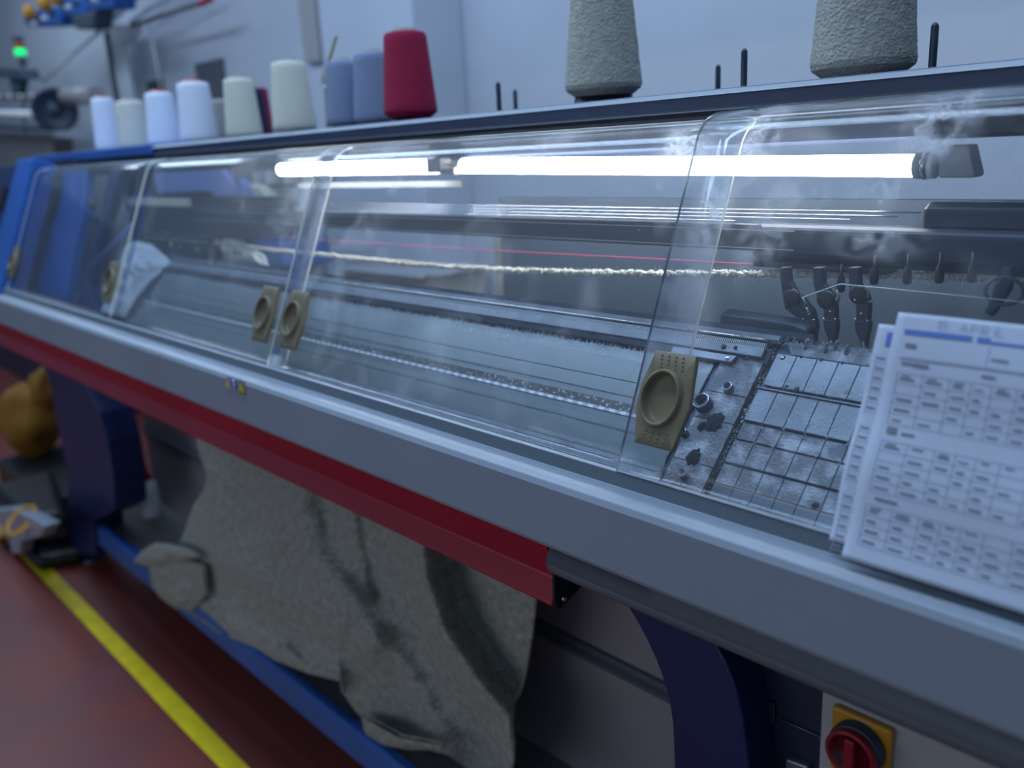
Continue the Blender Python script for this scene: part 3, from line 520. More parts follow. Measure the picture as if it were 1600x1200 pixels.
def feeder(pts, YF, widths, thick, name='yarn_feeder'):
    """a flat bent arm that narrows down to a nozzle, measured along its own centre line"""
    q = [at(x, y, YF) for x, y in pts]; mb = MB(); L_, R_2 = [], []
    for i, p in enumerate(q):
        t = (q[min(i + 1, len(q) - 1)] - q[max(i - 1, 0)]).normalized(); s_ = Vector((t.z, 0, -t.x)); w = widths[i] / 2
        L_.append(p + s_ * w); R_2.append(p - s_ * w)
    for i in range(len(q) - 1):
        a = [L_[i], R_2[i], R_2[i + 1], L_[i + 1]]; mb.hexa(a + [v + Vector((0, thick, 0)) for v in a])
    return mb.build(name, 'carriage', car, bevel=0.0012)
YF = 0.865
fd = feeder([(1224, 418), (1226, 440), (1234, 466), (1240, 475)], YF, [0.011, 0.011, 0.018, 0.026], 0.010)
MB().hexa([at(1215, 455, YF) , at(1224, 447, YF), at(1253, 470, YF), at(1247, 486, YF)] + [at(1215, 455, YF) + Vector((0, 0.012, 0)), at(1224, 447, YF) + Vector((0, 0.012, 0)), at(1253, 470, YF) + Vector((0, 0.012, 0)), at(1247, 486, YF) + Vector((0, 0.012, 0))]).build('feeder_clamp', 'black', fd, bevel=0.002) if False else None
feeder([(1240, 474), (1252, 486), (1262, 492), (1263, 500)], YF, [0.024, 0.020, 0.014, 0.013], 0.010)
feeder([(1263, 500), (1265, 512), (1267, 522), (1269, 545)], YF - 0.005, [0.0145, 0.015, 0.009, 0.003], 0.010)
feeder([(1277, 418), (1278, 445), (1286, 462), (1294, 472)], YF, [0.011, 0.011, 0.015, 0.016], 0.010)
feeder([(1294, 472), (1296, 486), (1296, 500)], YF, [0.014, 0.013, 0.013], 0.010)
feeder([(1296, 500), (1297, 514), (1298, 526), (1299, 545)], YF - 0.005, [0.0145, 0.014, 0.009, 0.003], 0.010)
feeder([(1333, 418), (1334, 445), (1342, 462), (1347, 474)], YF, [0.011, 0.011, 0.015, 0.014], 0.010)
feeder([(1347, 474), (1347, 488), (1346, 502)], YF, [0.014, 0.013, 0.013], 0.010)
feeder([(1346, 502), (1346, 516), (1347, 528), (1349, 548)], YF - 0.005, [0.0160, 0.0145, 0.009, 0.003], 0.010)
feeder([(1572, 418), (1572, 436), (1564, 452), (1556, 470), (1543, 492)], YF, [0.008, 0.010, 0.014, 0.010, 0.008], 0.010)
MB().tube([at(1569, 455, YF - .004) + Vector((0.016 * math.cos(a * PI / 10), 0, 0.013 * math.sin(a * PI / 10))) for a in range(21)], 0.0016, n=8, caps=False).build('feeder_ring', 'steel_dark', car)
for cx, cy in ((1233, 465), (1286, 468), (1337, 460)):
    MB().lathe([(0, 0.004), (0.007, 0.004), (0.010, 0.002), (0.010, 0)], at(cx + 5, cy, YF - 0.0005), 20, R=track((0, -1, 0))).build('feeder_hub', 'black', car)
for cx, cy in ((1254, 474), (1306, 462), (1352, 456)):
    MB().tube([at(cx, cy - 8, YF - .003), at(cx + 5, cy, YF - .003), at(cx + 3, cy + 10, YF - .003)], 0.0015, n=8).build('feeder_spring', 'steel', car)
for cx, cy in ((1255, 499), (1272, 500), (1287, 498), (1305, 499), (1336, 499), (1355, 501), (1336, 469), (1264, 491), (1297, 487), (1346, 490)):
    MB().lathe([(0, 0.0012), (0.0008, 0.001), (0.0011, 0)], at(cx, cy, YF - 0.006), 10, R=track((0, -1, 0))).build('screw', 'chrome', car)
for cx, cy in ((1269, 533), (1299, 538), (1349, 540), (1264, 486)):
    MB().tube([at(cx - (4 if cy < 500 else 0), cy - 6, YF - 0.010), at(cx, cy + 4, YF - 0.010)], 0.0013, n=8).build('feeder_nozzle', 'brass', car)
for cx, cy in ((1366, 431), (1418, 430), (1468, 428), (1519, 427), (1314, 443)):
    q = at(cx, cy + 2, 0.885); MB().tube([q + Vector((0, 0, z)) for z in (0.022, 0.012, 0.008, 0, -0.006, -0.008)], [0.0014, 0.0014, 0.0035, 0.0046, 0.0042, 0.0025], n=14).build('eyelet', 'black', car)

# left carriage, parked at the far end
lx0, lx1 = at(214, 350, 0.93).x, at(388, 350, 0.93).x
cl = [(0.93, zan(0.93, -10.6)), (0.93, zan(0.93, -5.6)), (0.95, zan(0.95, -4.9)), (1.05, zan(0.95, -4.9)), (1.05, zan(0.93, -10.6))]
lc = MB().xprism([(y, z) for y, z in cl], lx0, lx1).build('left_carriage', 'carriage', mach, bevel=0.006)
MB().box((lx0 + 0.12, 0.905, zan(0.93, -13.6)), (at(325, 390, 0.905).x, 0.95, zan(0.93, -10.4))).build('carriage_box', 'black', lc, bevel=0.003)
MB().box((lx0 + 0.12, 0.900, zan(0.93, -11.2)), (at(325, 390, 0.905).x, 0.904, zan(0.93, -10.9))).build('carriage_trim', 'steel', lc)
MB().box((lx0 - 0.02, 0.912, zan(0.92, -6.1)), (at(295, 310, 0.92).x, 0.925, zan(0.92, -4.9))).build('cream_bar', 'cream', lc, bevel=0.001)
for k in range(5):
    MB().lathe([(0, 0.003), (0.004, 0.003), (0.006, 0)], at(268 + 14 * k, 382 + 3 * k, 0.90), 12, R=track((0, -1, 0))).build('knob', ('cream', 'steel', 'steel_dark', 'steel', 'steel_dark')[k], lc)

# lamp tubes under the cover
def lamp(xa, za, xb, zb, Y):
    t = MB().tube([Vector((xa, Y, za)), Vector((xb, Y, zb))], 0.0118, n=20).build('lamp_tube', 'tube', mach); t['label'] = 'lit white tube'
    return t
a1, b1 = at(725, 259, 0.95), at(1432, 259, 0.95)
t1_ = lamp(a1.x, a1.z, b1.x, b1.z, 0.95)
a0, b0_ = at(440, 265, 0.95), at(684, 260, 0.95); lamp(a0.x, a0.z, b0_.x, b0_.z, 0.95)
q = at(1444, 259, 0.95); MB().tube([Vector((b1.x, 0.95, b1.z)), Vector((q.x + 0.001, 0.95, q.z))], 0.0135, n=20).build('tube_cap', 'lampgrey', t1_)
q2 = at(1458, 259, 0.95); MB().tube([q, at(1452, 259, 0.95)], 0.0142, n=20).build('tube_cap', 'chrome', t1_)
MB().tube([at(1454, 259, 0.95), at(1463, 259, 0.95)], 0.0132, n=20).build('tube_collar', 'white', t1_)
hs = [(1466, 228), (1513, 226), (1524, 273), (1520, 278), (1466, 278)]
MB().prism([at(x, y, 0.94) for x, y in hs], (0, 0.026, 0)).build('lamp_end_housing', 'lampgrey', mach, bevel=0.002)
for px in (700, 716, 690):
    pass
MB().box((at(674, 255, 0.95).x, 0.938, at(690, 270, 0.95).z), (at(697, 255, 0.95).x, 0.962, at(690, 247, 0.95).z)).build('lamp_holder', 'lampgrey', mach, bevel=0.002)
MB().box((at(700, 255, 0.95).x, 0.940, at(705, 273, 0.95).z), (at(716, 255, 0.95).x, 0.960, at(705, 262, 0.95).z)).build('lamp_holder', 'lampgrey', mach, bevel=0.002)
MB().tube([at(697, 257, 0.945), at(708, 259, 0.945), at(722, 256, 0.945)], 0.002, n=8).build('lamp_cable', 'brass', mach)
MB().box((a0.x, 0.985, zan(0.985, -3.45)), (at(720, 280, .985).x, 0.99, zan(0.985, -2.85))).build('trunking', 'tray', mach)

# acrylic covers with handles
def pane(x0, x1, off, m, topr=0.045, corner=0.02, left_round=False, right_round=False, st=0.352, edge='pane_edge'):
    fr = frame(0.664 - off, 1.0662, 67); th = 0.004
    prof = [(0.0 + 0.0 * i, 0) for i in range(1)]
    # profile in (u,h): straight, then a bend back to the shelf
    us = [0.0, 0.02, 0.1, 0.2, 0.30, st]; P = [(u_, 0.0) for u_ in us]
    ca, r_ = st, topr
    for i in range(1, 9):
        t_ = math.radians(60 * i / 8); P.append((ca + r_ * math.sin(t_), -(r_ - r_ * math.cos(t_))))
    e = P[-1]; P.append((e[0] + 0.02 * math.cos(math.radians(60)), e[1] - 0.02 * math.sin(math.radians(60))))
    xs = [x0 + (x1 - x0) * i / 12 for i in range(13)]
    def outline(i, n, x, u_):
        return x
    umax = P[-1][0]
    def xin(x, u_):       # rounded upper corners
        d = umax - u_; c = corner
        cut = c - math.sqrt(max(0, c * c - (c - d) ** 2)) if d < c else 0
        if left_round: x = max(x, x0 + cut)
        if right_round: x = min(x, x1 - cut)
        return x
    out = [[fr(xin(x, u_), u_, h) for x in xs] for u_, h in P]
    inn = []
    for i, (u_, h) in enumerate(P):
        a, b = P[max(i - 1, 0)], P[min(i + 1, len(P) - 1)]; t = Vector((b[0] - a[0], b[1] - a[1])).normalized()
        inn.append([fr(xin(x, u_), u_ + th * t.y, h - th * t.x) for x in xs])
    mb = MB(); mb.grid(out, 0); mb.grid(inn, 0)
    for j in (0, len(xs) - 1): mb.grid([[out[i][j], inn[i][j]] for i in range(len(P))], 1)
    for i in (0, len(P) - 1): mb.grid([out[i], inn[i]], 1)
    o = mb.build('clear_cover', [m, edge], mach)
    return o, fr
paneA, fA = pane(-2.99, -2.105, 0.000, 'paneA')
paneB, fB = pane(-2.12, -1.297, -0.008, 'paneB', right_round=True)
paneC, fC = pane(-1.341, -0.510, 0.000, 'paneC', left_round=True, right_round=True)
paneD, fD = pane(-0.560, 0.28, 0.009, 'paneD', topr=0.050, left_round=True, corner=0.03, st=0.360, edge='edge_dark')
def handle(parent, cx, fr, sgn=1):
    """khaki finger pull: long six sided plate, deep oval cup with a raised rim, rows of grip dots"""
    w, wm, u0_, u1_, t = 0.0250, 0.0325, 0.0345, 0.1330, 0.006
    um = (u0_ + u1_) / 2 + 0.002
    pl = [(-w * 0.97, u0_), (w * 0.92, u0_), (wm * 0.96, um - 0.006), (wm * 0.90, um + 0.012), (w * 1.02, u1_), (-w * 1.0, u1_), (-wm * 1.02, um + 0.012), (-wm * 1.05, um - 0.010)]
    cu, cxx, ra, rb = um - 0.001, -0.0035, 0.0225, 0.0285
    n = 48; mb = MB()
    # plate with an oval opening: ring of quads between outline and oval
    def outl(a):
        d = Vector((math.cos(a), math.sin(a))); best = 9
        for i in range(len(pl)):
            p, q = Vector(pl[i]) - Vector((cxx, cu)), Vector(pl[(i + 1) % len(pl)]) - Vector((cxx, cu)); e = q - p
            den = d.x * e.y - d.y * e.x
            if abs(den) < 1e-9: continue
            t_ = (p.x * e.y - p.y * e.x) / den; s_ = (p.x * d.y - p.y * d.x) / den
            if t_ > 0 and -1e-6 <= s_ <= 1 + 1e-6: best = min(best, t_)
        return d * best
    A = [math.atan2(p[1] - cu, p[0] - cxx) for p in pl] + [2 * PI * i / n - PI for i in range(n)]; A = sorted(set(round(a, 5) for a in A))
    n = len(A)
    def ring(scale, h, outline_mix=0.0):
        r = []
        for a in A:
            e = Vector((ra * scale * math.cos(a), rb * scale * math.sin(a)))
            er = e.length; dd = Vector((math.cos(a), math.sin(a))); el = 1 / math.sqrt((math.cos(a) / (ra * scale)) ** 2 + (math.sin(a) / (rb * scale)) ** 2)
            p = dd * el
            if outline_mix: o_ = outl(a); p = p.lerp(o_, outline_mix) if outline_mix < 1 else o_
            r.append(fr(cx + cxx + p.x, cu + p.y, h))
        return r
    rings = [ring(1, 0.0005, 1.0), ring(1, t - 0.001, 1.0)]
    # slightly inset top edge
    def inset(h, k):
        r = []
        for a in A:
            o_ = outl(a); p = o_ * (1 - k / o_.length); r.append(fr(cx + cxx + p.x, cu + p.y, h))
        return r
    rings += [inset(t, 0.0010), ring(1.10, t), ring(1.07, t + 0.0012), ring(1.05, t + 0.0048), ring(1.02, t + 0.0060), ring(0.97, t + 0.0062), ring(0.92, t + 0.0050), ring(0.90, t + 0.002), ring(0.86, t - 0.0030), ring(0.72, t - 0.0050), ring(0.4, t - 0.0054), ring(0.05, t - 0.0055)]
    vs_ = [p for r in rings for p in r]
    mb.add(vs_, [(i * n + k, i * n + (k + 1) % n, (i + 1) * n + (k + 1) % n, (i + 1) * n + k) for i in range(len(rings) - 1) for k in range(n)], 0, True)
    mb.add(rings[-1], [tuple(range(n))], 0)
    db = mb; nrm = (fr(0, 0, 1) - fr(0, 0, 0))
    for i in range(4):
        for j in range(4):
            for base in (0.1290, 0.0510):
                if base < 0.1 and j == 3: continue
                x = cx - 0.0155 + i * 0.0088 + (0.0006 * j if base > 0.1 else 0.002 - 0.0012 * j); u_ = base - j * 0.0042
                if base < 0.1: u_ = 0.0500 - j * 0.0042 - (0.0016 if i in (1, 2) else 0)
                db.lathe([(0.0012, 0), (0.0011, 0.0006), (0.0006, 0.0010), (0, 0.0011)], fr(x, u_, t), 10, R=track(nrm))
    hd = mb.build('pull_handle', 'khaki', parent)
    es = hd.modifiers.new('edge', 'EDGE_SPLIT'); es.split_angle = math.radians(50)
    return hd
handle(paneD, -0.5165, fD)
handle(paneC, -1.280, fC)
handle(paneB, -1.384 + 0.004, frame(0.664, 1.0662, 67))
handle(paneA, -2.135, fA)
handle(paneA, -2.97, fA)

# legs, sill, tray and rear panels
def pyprism(pts, Y, depth, name, m, parent=mach, bevel=0.003):
    return MB().prism([at(x, y, Y) for x, y in pts], (0, depth, 0)).build(name, m, parent, bevel=bevel)
LR = [(965, 925), (978, 945), (994, 970), (1010, 1000), (1024, 1030), (1035, 1060), (1045, 1095), (1050, 1130), (1053, 1200), (1056, 1330), (1182, 1380), (1172, 1220), (1168, 1180), (1160, 1120), (1148, 1070), (1134, 1035), (1117, 1004), (1100, 975), (1080, 955)]
pyprism(LR, 0.72, 0.10, 'curved_leg', 'deepblue')
LLp = [(60, 560), (76, 590), (95, 690), (108, 745), (103, 800), (108, 868), (150, 868), (146, 812), (165, 806), (180, 795), (177, 740), (168, 690), (155, 645), (136, 606), (118, 580)]
pyprism(LLp, 0.785, 0.10, 'curved_leg', 'deepblue')
q = at(128, 874, 0.79); MB().lathe([(0, 0.02), (0.03, 0.02), (0.045, 0.004), (0.045, 0)], (q.x, 0.83, 0), 24).build('leveling_foot', 'steel_dark', mach)
q = at(1100, 1150, 0.76); MB().lathe([(0, 0.02), (0.03, 0.02), (0.045, 0.004), (0.045, 0)], (q.x, 0.83, 0), 24).build('leveling_foot', 'steel_dark', mach)
MB().box((q.x - 0.05, 0.80, 0.02), (q.x + 0.05, 0.86, 0.45)).build('leg_post', 'navy', mach, bevel=0.004)
sl = [(0.795, zan(0.8, -56.0)), (0.80, zan(0.8, -55.2) + 0.004), (0.835, zan(0.8, -55.2) + 0.002), (0.835, 0.155), (0.80, 0.150)]
MB().xprism([(0.795, 0.209), (0.801, 0.222), (0.822, 0.222), (0.822, 0.150), (0.795, 0.143)], at(128, 805, .8).x, X1).build('front_sill', 'blue', mach, bevel=0.004)
MB().box((-3.15, 0.822, 0.185), (X1, 1.10, 0.200)).build('fabric_tray', 'tray', mach)
zc = zan(1.05, -41.55)
rp = MB().box((-3.15, 1.05, 0.2), (-0.40, 1.06, zc)).build('rear_panel', 'panel', mach)
MB().box((-3.15, 1.055, zc + 0.03), (-0.40, 1.065, 1.02)).build('rear_panel', 'panel', mach)
MB().xprism([(1.045, zc - 0.002), (1.040, zc + 0.012), (1.048, zc + 0.016), (1.048, zc + 0.028), (1.065, zc + 0.030), (1.065, zc - 0.002)], -3.15, -0.40).build('panel_joint', 'rail_dark', mach)
# control cabinet with the main switch, dark bay beside it
cab = MB().box((at(1283, 1100, 0.68).x, 0.68, 0.12), (0.30, 1.10, 0.935)).build('control_cabinet', 'cabinet', mach, bevel=0.003)
xb0 = at(1110, 1000, 0.76).x
MB().box((xb0, 0.775, 0.12), (at(1283, 1100, 0.68).x - 0.001, 0.80, 0.95)).build('bay_cover', 'navy', mach)
MB().prism([at(1200, 1097, 0.77), at(1210, 1100, 0.77), at(1210, 1131, 0.77), at(1195, 1128, 0.77)], (0, 0.01, 0)).build('door_latch', 'steel_dark', mach, bevel=0.001)
MB().lathe([(0, 0.003), (0.002, 0.0025), (0.0025, 0)], at(1196, 1114, 0.768), 12, R=track((0, -1, 0))).build('screw', 'chrome', mach)
MB().tube([at(1215, 1122, 0.772), at(1283, 1152, 0.772)], 0.0008, n=6).build('cable', 'steel', mach)
pyprism([(1226, 1185), (1262, 1198), (1262, 1215), (1226, 1204)], 0.765, 0.012, 'nameplate', 'steel')
sw = MB(); c0 = at(1349, 1160, 0.68); hw = 0.028
sw.box((c0.x - hw, 0.672, c0.z - hw - 0.01), (c0.x + hw, 0.68, c0.z + hw + 0.002))
s_ = sw.build('switch_plate', 'yellow_plastic', cab, bevel=0.003)
ce = Vector((c0.x, 0.672, c0.z + 0.002))
MB().lathe([(0.0245, 0), (0.0245, 0.010), (0.023, 0.012), (0.021, 0.012)], ce, 40, R=track((0, -1, 0))).build('switch_collar', 'steel_dark', cab)
MB().lathe([(0.0228, 0.010), (0.0228, 0.018), (0.0215, 0.020), (0.019, 0.020), (0.0185, 0.013), (0.0, 0.013)], ce, 40, R=track((0, -1, 0))).build('switch_knob', 'darkred_plastic', cab)
MB().lathe([(0.0230, 0.017), (0.0232, 0.0195), (0.0215, 0.0210), (0.0195, 0.0203)], ce, 40, R=track((0, -1, 0))).build('switch_rim', 'red_plastic', cab)
MB().box((ce.x - 0.0045, 0.672 - 0.022, ce.z - 0.020), (ce.x + 0.0045, 0.672 - 0.012, ce.z + 0.016)).build('switch_grip', 'red_plastic', cab, bevel=0.001)
# safety signs on the rail face
YR = 0.6195
def rq(px, py, d=0.0): q_ = at(px, py, YR); return Vector((q_.x, YR - d, q_.z))
sg = MB().prism([rq(355, 588), rq(384, 597), rq(382, 618), rq(354, 607)], (0, -0.0004, 0)).build('safety_sign', 'rail', mach)
c_ = rq(366.5, 600, 0.0006)
MB().lathe([(0, 0.0003), (0.0105, 0.0003), (0.0105, 0)], c_, 32, R=track((0, -1, 0))).build('sign_disc', 'signblue', sg)
c_ = rq(366.5, 600, 0.001)
fg = MB(); fg.lathe([(0, 0.0002), (0.0042, 0.0002), (0.0042, 0)], c_ + Vector((0, 0, 0.0050)), 16, R=track((0, -1, 0))); fg.box((c_.x - 0.0045, c_.y - 0.0003, c_.z - 0.0035), (c_.x + 0.0045, c_.y, c_.z + 0.0005)); fg.box((c_.x - 0.003, c_.y - 0.0003, c_.z - 0.0085), (c_.x + 0.003, c_.y, c_.z - 0.006))
fg.build('sign_figure', 'white', sg)
c_ = rq(377.5, 607, 0.0006)
def tri(c, r, d, s=1.0): return [Vector((c.x - r * s, c.y - d, c.z - r * 0.62)), Vector((c.x + r * s, c.y - d, c.z - r * 0.62)), Vector((c.x, c.y - d, c.z + r * 1.15))]
MB().prism(tri(c_, 0.0135, 0), (0, -0.0002, 0)).build('sign_border', 'black', sg)
MB().prism(tri(c_, 0.0105, 0.0003), (0, -0.0002, 0)).build('sign_triangle', 'signyellow', sg)
hnd = MB()
for k, (dx, dz, w_, h_) in enumerate(((-0.003, -0.0045, 0.0026, 0.002), (0.0, -0.003, 0.002, 0.0025), (0.0015, 0.0005, 0.0012, 0.003), (0.003, -0.0035, 0.0015, 0.001))):
    hnd.box((c_.x + dx - w_ / 2, c_.y - 0.0007, c_.z + dz - h_ / 2), (c_.x + dx + w_ / 2, c_.y - 0.0005, c_.z + dz + h_ / 2))
hnd.build('sign_figure', 'black', sg)
MB().prism([rq(356.5, 592, 0.0005), rq(357.5, 592, 0.0005), rq(357, 607, 0.0005), rq(353.5, 601, 0.0005)], (0, -0.0002, 0)).build('sign_triangle', 'signyellow', sg)

# ------------------------------------------------------------------ yarn cones on the shelf
def cone(px, Y, h, wb, wt, m, label, name='yarn_cone', group=None, base=0.012, rough=False, lean=0.0):
    q = at(px, 190, Y); x = q.x
    root = empty(name, (x, Y, ZS)); tag(root, label, 'yarn cone', group)
    prof = [(wb * 0.5 * 0.72, base), (wb * 0.5 * 0.97, base + h * 0.055), (wb * 0.5, base + h * 0.09)]
    for i in range(1, 13):
        t = i / 12; prof.append((wb * 0.5 * (1 - t) + wt * 0.5 * t, base + h * (0.09 + 0.86 * t)))
    prof += [(wt * 0.5 * 0.93, base + h * 0.985), (wt * 0.5 * 0.7, base + h), (wt * 0.5 * 0.32, base + h * 0.99)]
    if rough:
        n, m_ = 260, 230; mb = MB(); rows_ = []
        def pr(t):
            u_ = t * (len(prof) - 1); i = min(int(u_), len(prof) - 2); k = u_ - i; return prof[i][0] * (1 - k) + prof[i + 1][0] * k, prof[i][1] * (1 - k) + prof[i + 1][1] * k
        for i in range(m_ + 1):
            r_, z_ = pr(i / m_); row = []
            for k in range(n + 1):
                a = 2 * PI * (k % n) / n; ca_, sa_ = math.cos(a), math.sin(a); P = Vector((ca_ * r_, sa_ * r_, z_))
                d = 0.0010 * noise.noise(P * 380) + 0.0007 * noise.noise(Vector((P.x * 500, P.y * 500, P.z * 900))) + 0.0006 * noise.noise(Vector((P.x * 60, P.y * 60, P.z * 60)))
                row.append(Vector((x + ca_ * (r_ + d), Y + sa_ * (r_ + d), ZS + z_)))
            rows_.append(row)
        mb.grid(rows_); mb.build('yarn_package', m, root, origin=(x, Y, ZS))
    else: MB().lathe(prof, (x, Y, ZS), 56).build('yarn_package', m, root, origin=(x, Y, ZS))
    MB().lathe([(wt * 0.30, base + h * 0.98), (wt * 0.27, base + h + 0.006), (wt * 0.22, base + h + 0.005)], (x, Y, ZS), 24).build('cone_tip', ('orange' if m == 'y_white' else 'y_tan') if not rough else 'black', root)
    if base > 0.003:
        MB().lathe([(wb * 0.40, 0.0), (wb * 0.37, base + 0.004), (wb * 0.2, base + 0.004)], (x, Y, ZS), 32).build('cone_base', 'black' if rough or m == 'y_red' else 'rail_dark', root)
    return root
cone(165, 1.10, 0.176, 0.088, 0.072, 'y_white', 'blue-white yarn cone at the far left end of the shelf', base=0.002)
cone(206, 1.10, 0.150, 0.098, 0.088, 'y_cream', 'short wide cream yarn cone between the two leftmost white cones', base=0.002)
cone(254, 1.10, 0.156, 0.100, 0.080, 'y_white', 'blue-white yarn cone third from the left with reddish tip showing', base=0.002)
cone(309, 1.10, 0.164, 0.104, 0.086, 'y_white', 'tallest and rightmost of the blue-white yarn cones, beside the tan cone', base=0.002)
cone(347, 1.21, 0.120, 0.085, 0.070, 'y_tan', 'small tan yarn cone half hidden between white and cream cones', base=0.002)
cone(380, 1.09, 0.148, 0.092, 0.074, 'y_cream', 'greyish cream yarn cone in front of the navy cone', base=0.002)
cone(397, 1.17, 0.132, 0.080, 0.066, 'y_navy', 'navy blue yarn cone mostly hidden behind the greyish cream cone', base=0.002)
cone(410, 1.235, 0.140, 0.058, 0.048, 'y_red', 'dark red yarn cone sliver beside the navy cone', base=0.002)
cone(460, 1.09, 0.160, 0.103, 0.078, 'y_cream', 'large cream yarn cone standing alone beside the wire guide', base=0.004)
cone(542, 1.12, 0.140, 0.088, 0.068, 'y_grey', 'grey-blue yarn cone just right of the bent wire guide', base=0.008)
cone(590, 1.13, 0.146, 0.100, 0.080, 'y_grey', 'grey-blue yarn cone partly behind the crimson cone', base=0.008)
cone(643, 1.07, 0.158, 0.105, 0.082, 'y_red', 'crimson yarn cone, tallest smooth cone on the shelf', base=0.010)
cone(944, 1.08, 0.195, 0.119, 0.084, 'y_chen', 'fluffy grey chenille yarn cone raised on a black base', base=0.014, rough=True)
cone(1343, 1.05, 0.200, 0.118, 0.090, 'y_chen', 'fluffy grey chenille yarn cone nearest the camera, beside the right pin', base=0.003, rough=True)
# bent wire guide with a bright bead, loose fluff
wg = empty('wire_yarn_guide', (at(508, 200, 1.16).x, 1.16, ZS)); tag(wg, 'thin bent brown wire guide with a clear bead, left of the grey-blue cones', 'yarn guide')
MB().tube(spline([at(512, 200, 1.16), at(509, 138, 1.16), at(511, 105, 1.16), at(518, 82, 1.16), at(526, 56, 1.16)], 6), 0.0032, n=8).build('wire', 'brass', wg)
MB().lathe([(0, -0.006), (0.005, -0.004), (0.0065, 0), (0.005, 0.004), (0, 0.006)], at(508, 136, 1.158), 16).build('bead', 'white', wg)
MB().lathe([(0.010, -0.016), (0.011, 0), (0.006, 0.014), (0.004, 0.02)], at(508, 122, 1.162), 16).build('clamp', 'lampgrey', wg)

# ------------------------------------------------------------------ yarns crossing the machine
Y1 = 0.925
path = spline([at(x, y, Y1) for x, y in ((256, 366), (330, 378), (420, 390), (500, 398), (640, 412), (800, 422), (1000, 427), (1200, 428), (1400, 430), (1620, 434))], 60)
def fuzz(path, r, name, m, hairs, seed):
    R_ = random.Random(seed); pts = [p + Vector((0, 0.0010 * noise.noise(Vector((i * 0.6, 1, seed))), 0.0014 * noise.noise(Vector((i * 0.6, 5, seed))))) for i, p in enumerate(path)]
    mb = MB(); mb.tube(pts, r, n=12, rfun=lambda i, k: 0.85 + 0.5 * noise.noise(Vector((i * 0.9, k * 1.1, seed))))
    for j in range(hairs):
        i = R_.randrange(1, len(pts) - 1); t = R_.random(); p = pts[i].lerp(pts[i + 1], t); a = R_.uniform(0, 2 * PI)
        if R_.random() < 0.7:   # short loops
            rr = r * R_.uniform(0.5, 0.9); c_ = p + Vector((0, math.cos(a) * r * 0.9, math.sin(a) * r * 0.9))
            mb.lathe([(0, -rr), (rr * 0.8, -rr * 0.6), (rr, 0), (rr * 0.8, rr * 0.6), (0, rr)], c_, 6)
        else:
            d = Vector((R_.uniform(-1, 1), math.cos(a), math.sin(a))) * r * R_.uniform(1.5, 3.4); mb.tube([p, p + d * 0.6, p + d + Vector((R_.uniform(-1, 1) * r, 0, 0))], 0.00009, n=3, caps=False)
    return mb.build(name, m)
# resample evenly
L_ = [0.0]
for a, b in zip(path, path[1:]): L_.append(L_[-1] + (b - a).length)
def resample(path, step):
    out, d, i = [], 0.0, 0
    while d < L_[-1] and i < len(path) - 1:
        while i < len(path) - 2 and L_[i + 1] < d: i += 1
        out.append(path[i].lerp(path[i + 1], (d - L_[i]) / max(1e-9, L_[i + 1] - L_[i]))); d += step
    return out
cy = fuzz(resample(path, 0.0024), 0.0032, 'chenille_yarn', 'chenille', 3600, 4)
tag(cy, 'thick fluffy cream chenille yarn stretched along the machine behind the clear covers', 'yarn')
ry = MB().tube([at(x, y, 0.94) for x, y in ((436, 371), (800, 393), (1000, 403), (1180, 413), (1330, 421), (1420, 426))], 0.0007, n=8).build('pink_yarn', 'pinkyarn')
tag(ry, 'thin pink-red yarn stretched above the cream chenille yarn', 'yarn')
wy = MB().tube([at(x, y, 0.860) for x, y in ((1253, 465), (1312, 444), (1316, 444), (1400, 452), (1620, 474))], 0.0006, n=6).build('white_thread', 'thread')
tag(wy, 'fine white thread running from the leftmost feeder to the right', 'thread')

# ------------------------------------------------------------------ knitted fabric hanging to the tray
def interp(poly, t):
    d = [0]
    for a, b in zip(poly, poly[1:]): d.append(d[-1] + math.dist(a, b))
    s = t * d[-1]
    for i in range(len(poly) - 1):
        if s <= d[i + 1] or i == len(poly) - 2:
            k = (s - d[i]) / (d[i + 1] - d[i]); return (poly[i][0] + (poly[i + 1][0] - poly[i][0]) * k, poly[i][1] + (poly[i + 1][1] - poly[i][1]) * k)
top = [(300, 560), (560, 690), (838, 820)]
left = [(300, 560), (306, 640), (308, 700), (324, 745), (318, 766), (302, 790), (288, 830), (280, 850), (270, 862), (248, 882), (246, 912), (266, 938), (285, 948)]
right = [(838, 820), (838, 930), (832, 990), (822, 1050), (806, 1100), (802, 1130), (806, 1160), (802, 1200), (790, 1225), (762, 1235)]
bot = [(285, 948), (318, 968), (350, 992), (395, 1010), (430, 1032), (480, 1052), (520, 1062), (534, 1066), (537, 1085), (556, 1112), (572, 1128), (600, 1152), (660, 1170), (700, 1180), (735, 1205), (762, 1235)]
NU, NV = 150, 170
ridges = [  # (polyline in picture, width px, height m)
    ([(655, 800), (662, 900), (690, 985), (740, 1060), (790, 1120), (800, 1190)], 26, 0.060),
    ([(590, 1000), (640, 1055), (665, 1110), (700, 1170)], 24, 0.030),
    ([(470, 730), (470, 800), (490, 870), (560, 940), (575, 1010)], 30, 0.022),
    ([(400, 700), (440, 790), (430, 850)], 24, 0.020),
    ([(320, 760), (340, 860), (400, 900), (520, 960)], 40, 0.022),
    ([(560, 760), (575, 860), (590, 930)], 10, -0.016),
    ([(505, 770), (520, 850), (560, 905)], 24, -0.014),
    ([(700, 850), (745, 970), (800, 1060)], 26, -0.026),
    ([(270, 900), (330, 960), (420, 1015), (520, 1050)], 16, 0.016),
    ([(455, 1005), (485, 1035), (525, 1046)], 6, -0.010),
]
